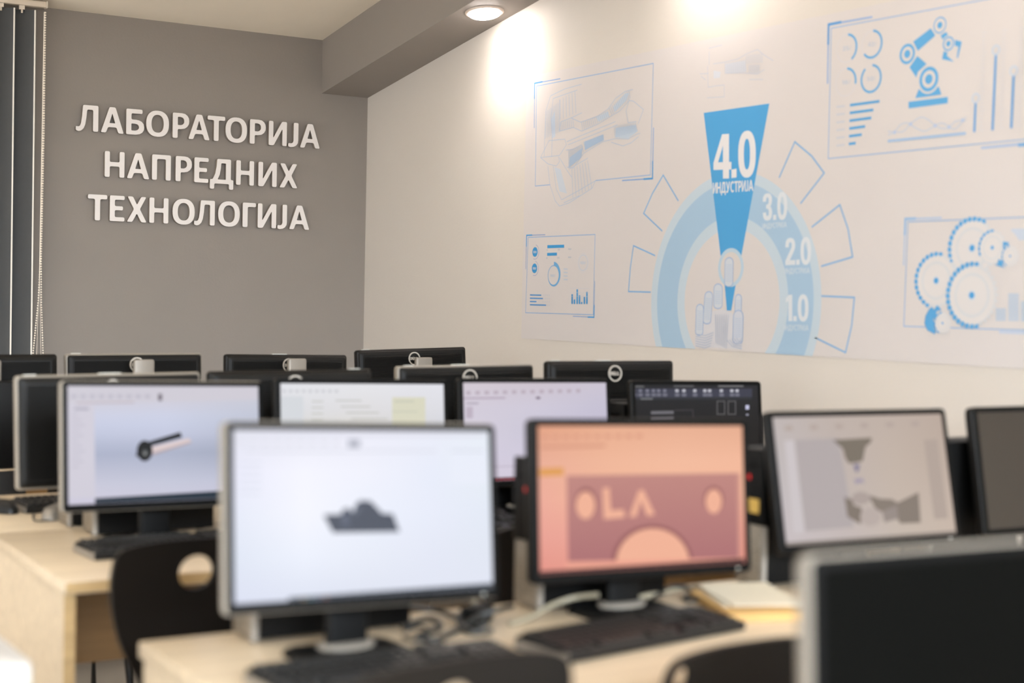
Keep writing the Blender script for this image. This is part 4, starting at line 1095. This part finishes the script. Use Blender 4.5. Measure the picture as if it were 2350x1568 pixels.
def keyboard(x, y, rz, label, group=None):
    r = empty('keyboard', (x, y, DZ), math.radians(rz), label, 'keyboard', group)
    link('body', KM['body'], r); [link('side_strip', KM['side'], r, Matrix.Translation((q * .2225, 0, 0))) for q in (-1, 1)]
    def kz(yy): return .0152 + (yy + .066) / .13 * .009
    rows = [-.052, -.033, -.014, .005, .024, .050]
    for ri, yy in enumerate(rows):
        xs = [(-.205 + k * .019, 'key') for k in range(14)]
        if ri == 0: xs = [(-.205 + k * .021, 'key') for k in range(3)] + [(-.085, 'space')] + [(-.008 + k * .021, 'key') for k in range(3)]
        elif ri == 1: xs = [(-.197, 'wide')] + [(-.170 + k * .019, 'key') for k in range(10)] + [(.028, 'wide')]
        xs += [(.078 + k * .019, 'key') for k in range(3) if ri not in (2,)] if ri != 1 else [(.097, 'key')]
        if ri < 5: xs += [(.145 + k * .019, 'key') for k in range(4)]
        for xx, kd in xs: link('key', KM[kd], r, Matrix.Translation((xx, yy, kz(yy))) @ Matrix.Rotation(math.radians(4), 4, 'X'))
    return r
keyboard(1.125, 2.122, 1.5, 'black keyboard in front of the large white screen')
keyboard(1.625, 2.155, 9, 'black keyboard lying askew below the orange screen')
keyboard(1.235, 3.41, 3, 'black keyboard with silver end on the left desk, under the cream tube screen')
keyboard(2.02, 3.36, -3, 'black keyboard glimpsed between the white and orange screens')
keyboard(1.285, 4.19, 4, 'black keyboard with silver end on the far left desktop')

# ------------------------------------------------------------------ mice
def mouse(x, y, rz, label, material='kbd'):
    r = empty('computer_mouse', (x, y, DZ), math.radians(rz), label, 'mouse')
    g = G(); rings = []
    for k in range(8):
        t = k / 7; a = math.pi / 2 * t
        s_ = math.cos(a) ** .6 if t < 1 else .02
        rings.append([(.031 * s_ * math.cos(q) * (1 + .08 * math.sin(q)), .054 * s_ * math.sin(q), .002 + .034 * math.sin(a)) for q in [2 * math.pi * j / 20 for j in range(20)]])
    g.loft(rings); link('shell', g.mesh('shell', M[material], True, 60), r)
    g = G(); g.tube([(-.004, .025, .0315), (.004, .025, .0315)], .007, 12); link('scroll_wheel', g.mesh('scroll_wheel', M['silver'], True), r)
    g = G(); g.box((-.0006, .03, .012), (.0006, .052, .029)); link('button_gap', g.mesh('button_gap', M['bezel']), r)
    return r
def onz(px, py, z=DZ + .015): return on_z(px, py, z)
p = onz(1160, 1188); mouse(p.x, p.y + .05, -10, 'dark glossy mouse beside the chair between white and orange screens')
p = onz(8, 1164); mouse(p.x, p.y, 20, 'black mouse at the left edge on the far desktop')
mouse(1.11, 3.99, -30, 'silver and black mouse at the corner of the cream tube screen', 'silver')

# ------------------------------------------------------------------ chairs
def make_chair(x, y, rz, top, label, lean=9, group=None, sc=1.0, bs=1.0, sd=1.0, hole=(0, -.066, .036, .033)):
    """(x, y) = middle of the backrest's upper edge, top = its height"""
    r = empty('chair', (x, y, 0), math.radians(rz), label, 'chair', group)
    seat_h = .455 * sc
    # backrest outline (half-width against drop below the top edge)
    prof = [(.000, .0), (.0, .06), (.002, .11), (.005, .140), (.010, .156), (.022, .169), (.045, .175), (.075, .177), (.12, .172), (.17, .158), (.21, .14), (.26, .112), (.30, .095), (.345, .085), (.38, .082)]
    right = [(hw * bs, -d * bs) for d, hw in prof]; right = [(0.0001, 0)] + right[1:]
    outl = spl(right, 3) + [(-a, b) for a, b in reversed(spl(right, 3))]
    hc = (hole[0] * bs, hole[1] * bs); hr = (hole[2] * bs, hole[3] * bs)
    # resample the outline by angle about the hole
    N = 64; ang = []
    def hit(a):
        dx, dy = math.cos(a), math.sin(a); best = None
        for p_, q_ in zip(outl, outl[1:] + outl[:1]):
            x1, y1 = p_[0] - hc[0], p_[1] - hc[1]; x2, y2 = q_[0] - hc[0], q_[1] - hc[1]
            den = dx * (y2 - y1) - dy * (x2 - x1)
            if abs(den) < 1e-12: continue
            t = (x1 * (y2 - y1) - y1 * (x2 - x1)) / den; s_ = (x1 * dy - y1 * dx) / den
            if t > 0 and -1e-6 <= s_ <= 1 + 1e-6 and (best is None or t > best): best = t
        return (hc[0] + dx * best, hc[1] + dy * best)
    angs = []
    for k in range(N):
        angs.append(2 * math.pi * k / N)
    for p_ in outl: angs.append(math.atan2(p_[1] - hc[1], p_[0] - hc[0]) % (2 * math.pi))
    angs = sorted(set(round(a, 4) for a in angs))
    N = len(angs)
    rings = []
    for j in range(7):
        t = j / 6; rg = []
        for a in angs:
            o = hit(a); h_ = (hc[0] + hr[0] * math.cos(a), hc[1] + hr[1] * math.sin(a)); rg.append((h_[0] + (o[0] - h_[0]) * t, h_[1] + (o[1] - h_[1]) * t))
        rings.append(rg)
    ln = math.tan(math.radians(lean))
    def f3(p_, th):
        xx, dz_ = p_; d = -dz_
        yy = d * ln - .9 * xx * xx - max(0, d - .25) ** 2 * .4
        return (xx, yy + th, top + dz_)
    th = .012
    g = G(); A = [q for rg in rings for q in rg]; nA = len(A)
    fs = [(j * N + k, j * N + (k + 1) % N, (j + 1) * N + (k + 1) % N, (j + 1) * N + k) for j in range(6) for k in range(N)]
    vs_ = [f3(q, 0) for q in A] + [f3(q, th) for q in A]
    fs += [tuple(nA + i for i in reversed(f)) for f in fs]
    fs += [(k, (k + 1) % N, nA + (k + 1) % N, nA + k) for k in range(N)] + [(6 * N + k, 6 * N + (k + 1) % N, nA + 6 * N + (k + 1) % N, nA + 6 * N + k) for k in range(N)]
    g.add(vs_, fs); link('backrest', g.mesh('backrest', M['chair'], True, 40), r)
    # seat: flows out of the back and rolls down at the front
    zb = top - .375 * bs; yb = .375 * bs * ln
    path = spl([(yb + .004, zb), (yb + .012, (zb + seat_h) / 2 + .02), (yb + .05, seat_h + .005), (yb + .13 * sd, seat_h - .01), (yb + .30 * sd, seat_h + .004), (yb + .38 * sd, seat_h), (yb + .42 * sd, seat_h - .03)], 4)
    hwid = lambda t: .082 + (.19 - .082) * min(1, max(0, (t - .1) / .35)) - .03 * max(0, (t - .85) / .15)
    rows = []
    for i, (yy, zz) in enumerate(path):
        t = i / (len(path) - 1); hw = hwid(t)
        rows.append([(hw * u, yy, zz + .012 * u * u) for u in (-1, -.75, -.5, -.25, 0, .25, .5, .75, 1)])
    g = G(); m_ = 9; n_ = len(rows); V = [q for rw in rows for q in rw]; V2 = [(a, b, c - .012) for a, b, c in V]
    fs = [(i * m_ + k, i * m_ + k + 1, (i + 1) * m_ + k + 1, (i + 1) * m_ + k) for i in range(n_ - 1) for k in range(m_ - 1)]
    rim = [k for k in range(m_)] + [i * m_ + m_ - 1 for i in range(1, n_)] + [(n_ - 1) * m_ + k for k in range(m_ - 2, -1, -1)] + [i * m_ for i in range(n_ - 2, 0, -1)]
    nV = len(V); f2 = [tuple(nV + i for i in reversed(f)) for f in fs]; f3_ = [(rim[k], rim[(k + 1) % len(rim)], nV + rim[(k + 1) % len(rim)], nV + rim[k]) for k in range(len(rim))]
    g.add(V + V2, fs + f2 + f3_); link('seat', g.mesh('seat', M['chair'], True, 50), r)
    for sx_ in (-1, 1):
        for fy in (0, 1):
            y0 = yb + (.10 if not fy else .32); y1 = yb + (-.02 if not fy else .40)
            g = G(); g.tube([(sx_ * .14, y0, seat_h - .024), (sx_ * .165, (y0 * .6 + y1 * .4), seat_h - .05), (sx_ * .19, y1, .012)], .011, 10); link('leg', g.mesh('leg', M['chrome'], True), r)
    g = G(); g.tube([(-.14, yb + .10, seat_h - .026), (.14, yb + .10, seat_h - .026)], .010, 8); g.tube([(-.14, yb + .32, seat_h - .026), (.14, yb + .32, seat_h - .026)], .010, 8)
    link('seat_frame', g.mesh('seat_frame', M['chrome'], True), r)
    return r
make_chair(1.037, 2.75, 3, 1.35 - .466, 'black shell chair with round hole, tucked at the left second-row desk', lean=4, sd=.83)
make_chair(.910, 1.55, 4, 1.35 - .428, 'black shell chair with round hole, in front of the large white screen', bs=.912, lean=7, sd=.9)
make_chair(1.478, 1.68, 2, 1.35 - .494, 'black shell chair beside the foreground monitor, below the orange screen', hole=(-.138, -.034, .019, .017))
make_chair(1.875, 2.80, 0, 1.35 - .497, 'black shell chair seen in the gap between white and orange screens')
make_chair(1.312, 4.93, 180, 1.35 - .578, 'black shell chair with hole seen under the second-row monitor backs at far left', sc=.88, lean=6)

# ------------------------------------------------------------------ cables, papers and small things on the front desk
def cable(pts, r, material, label, name='cable', group=None):
    g = G(); g.tube(spl([tuple(p_) for p_ in pts], 7), r, 8); o = link(name, g.mesh(name, M[material], True), None); tag(o, label, 'cable', group); return o
def dk(px, py, z): return tuple(on_z(px, py, DZ + z))
r_ = .0042
cable([dk(925, 1440, .006), dk(985, 1420, .012), dk(1010, 1440, .006), dk(960, 1460, .006), dk(1000, 1468, .006), dk(1060, 1440, .008), dk(1100, 1415, .02), dk(1150, 1398, .03), dk(1175, 1392, .02)], .0055, 'cable', 'tangled black cable to the right of the white screen stand')
cable([dk(940, 1395, .02), dk(1000, 1402, .012), dk(1050, 1418, .006), dk(1090, 1440, .006), dk(1120, 1424, .016), dk(1085, 1402, .016), dk(1050, 1416, .018), dk(1072, 1450, .006), dk(1130, 1448, .006)], .005, 'cable', 'looped black cable lying between the two front screens')
cable([dk(930, 1448, .005), dk(965, 1438, .014), dk(985, 1455, .012), dk(950, 1470, .005), dk(925, 1462, .005)], .003, 'cable', 'thin black cable coil just behind the front keyboard')
cable([dk(1170, 1432, .004), dk(1215, 1418, .006), dk(1270, 1388, .02), dk(1320, 1372, .03), dk(1372, 1366, .04)], .005, 'cable_grey', 'pale grey cable arching from the desk towards the orange screen')
cable([dk(1085, 1375, .03), dk(1095, 1395, .02), dk(1102, 1410, .006), dk(1090, 1425, .005)], .005, 'cable_grey', 'pale cable hanging behind the lower right of the white screen')
cable([dk(1460, 1374, .006), dk(1510, 1362, .01), dk(1560, 1352, .012), dk(1600, 1350, .01)], .006, 'cable_grey', 'pale cable on the desk right of the orange screen stand')
cable([dk(1500, 1372, .005), dk(1545, 1345, .02), dk(1590, 1356, .012), dk(1570, 1376, .005), dk(1618, 1378, .005)], .004, 'cable', 'black cable knotted near the cream papers')
cable([dk(80, 1172, .004), dk(76, 1190, .004), dk(90, 1196, .004), dk(140, 1192, .004), dk(165, 1188, .004)], .002, 'cable', 'thin dark mouse lead looped on the far left desktop')
g = G(); p0 = on_z(1095, 1402, DZ + .02)
pr_ = empty('power_adapter', (p0.x, p0.y, DZ), .5, 'dark cable plug block lying between the front screens', 'adapter')
g.box((-.03, -.02, 0), (.03, .02, .03), 0, .005); link('block', g.mesh('block', M['black'], True), pr_)
g = G(); g.tube([(.03, 0, .012), (.05, .005, .01)], .005, 8); link('strain_relief', g.mesh('strain_relief', M['cable'], True), pr_)

bk = empty('notebook', (1.985, 2.275, DZ), math.radians(-20), 'brown notebook lying under the cream papers by the foreground monitor', 'book')
g = G(); g.box((-.07, -.115, .002), (.07, .115, .013)); link('pages', g.mesh('pages', M['book']), bk)
g = G(); g.box((-.074, -.118, 0), (.074, .118, .002)); g.box((-.074, -.118, .013), (.074, .118, .0155)); g.box((-.074, -.118, .002), (-.071, .118, .013)); link('cover', g.mesh('cover', M['book']), bk)
for k, (dx, dy, a) in enumerate(((.030, .03, -24), (.034, .02, -20))):
    g = G(); n_ = 8
    for i in range(n_):
        pass
    pts = []
    zz = lambda u: .0165 + .003 * k + .012 * max(0, u - .5) ** 2
    A = [(x, -.10 + .21 * i / n_, zz(i / n_)) for i in range(n_ + 1) for x in (-.075, .075)]; B = [(x, y_, z_ + .002) for x, y_, z_ in A]
    f1 = [(2 * i, 2 * i + 1, 2 * i + 3, 2 * i + 2) for i in range(n_)]; nA = len(A)
    rim = [0, 1] + [2 * i + 1 for i in range(1, n_ + 1)] + [2 * i for i in range(n_, 0, -1)]
    g.add(A + B, f1 + [tuple(nA + i for i in f) for f in f1] + [(rim[j], rim[(j + 1) % len(rim)], nA + rim[(j + 1) % len(rim)], nA + rim[j]) for j in range(len(rim))])
    o = link('paper_sheet', g.mesh('paper_sheet', M['paper'])); o.location = (1.985 + dx, 2.275 + dy, DZ); o.rotation_euler = (0, 0, math.radians(a))
    tag(o, ('cream paper pad lying on the brown notebook', 'topmost cream sheet on the papers by the foreground monitor')[k], 'paper')

# white rounded cabinet at the lower left corner
cb = empty('cabinet', (.43, 2.72, 0), 0, 'white cabinet with rounded top corner at the bottom left', 'cabinet')
g = G(); o = rrect(.44, .60, .035, 6)
g.loft([[(x, y, .72) for x, y in o], [(x, y, .745) for x, y in o], [(x * .99, y * .99, .755) for x, y in o], [(x * .96, y * .97, .758) for x, y in o]]); link('top', g.mesh('top', M['white'], True), cb)
g = G(); g.box((-.205, -.285, .05), (.205, .285, .72), 0, .01); link('body', g.mesh('body', M['white'], True), cb)
g = G(); g.box((-.2, -.295, .1), (.2, -.285, .7), 0, .003); d_ = link('door', g.mesh('door', M['white'], True), cb)
g = G(); g.tube([(.16, -.31, .4), (.16, -.31, .5)], .006, 8); g.tube([(.16, -.295, .405), (.16, -.31, .405)], .004, 6); g.tube([(.16, -.295, .495), (.16, -.31, .495)], .004, 6); link('handle', g.mesh('handle', M['silver'], True), d_)
for sx_ in (-1, 1):
    for sy_ in (-1, 1):
        g = G(); g.tube([(sx_ * .17, sy_ * .25, 0), (sx_ * .17, sy_ * .25, .052)], .02, 12); link('foot', g.mesh('foot', M['black'], True), cb)
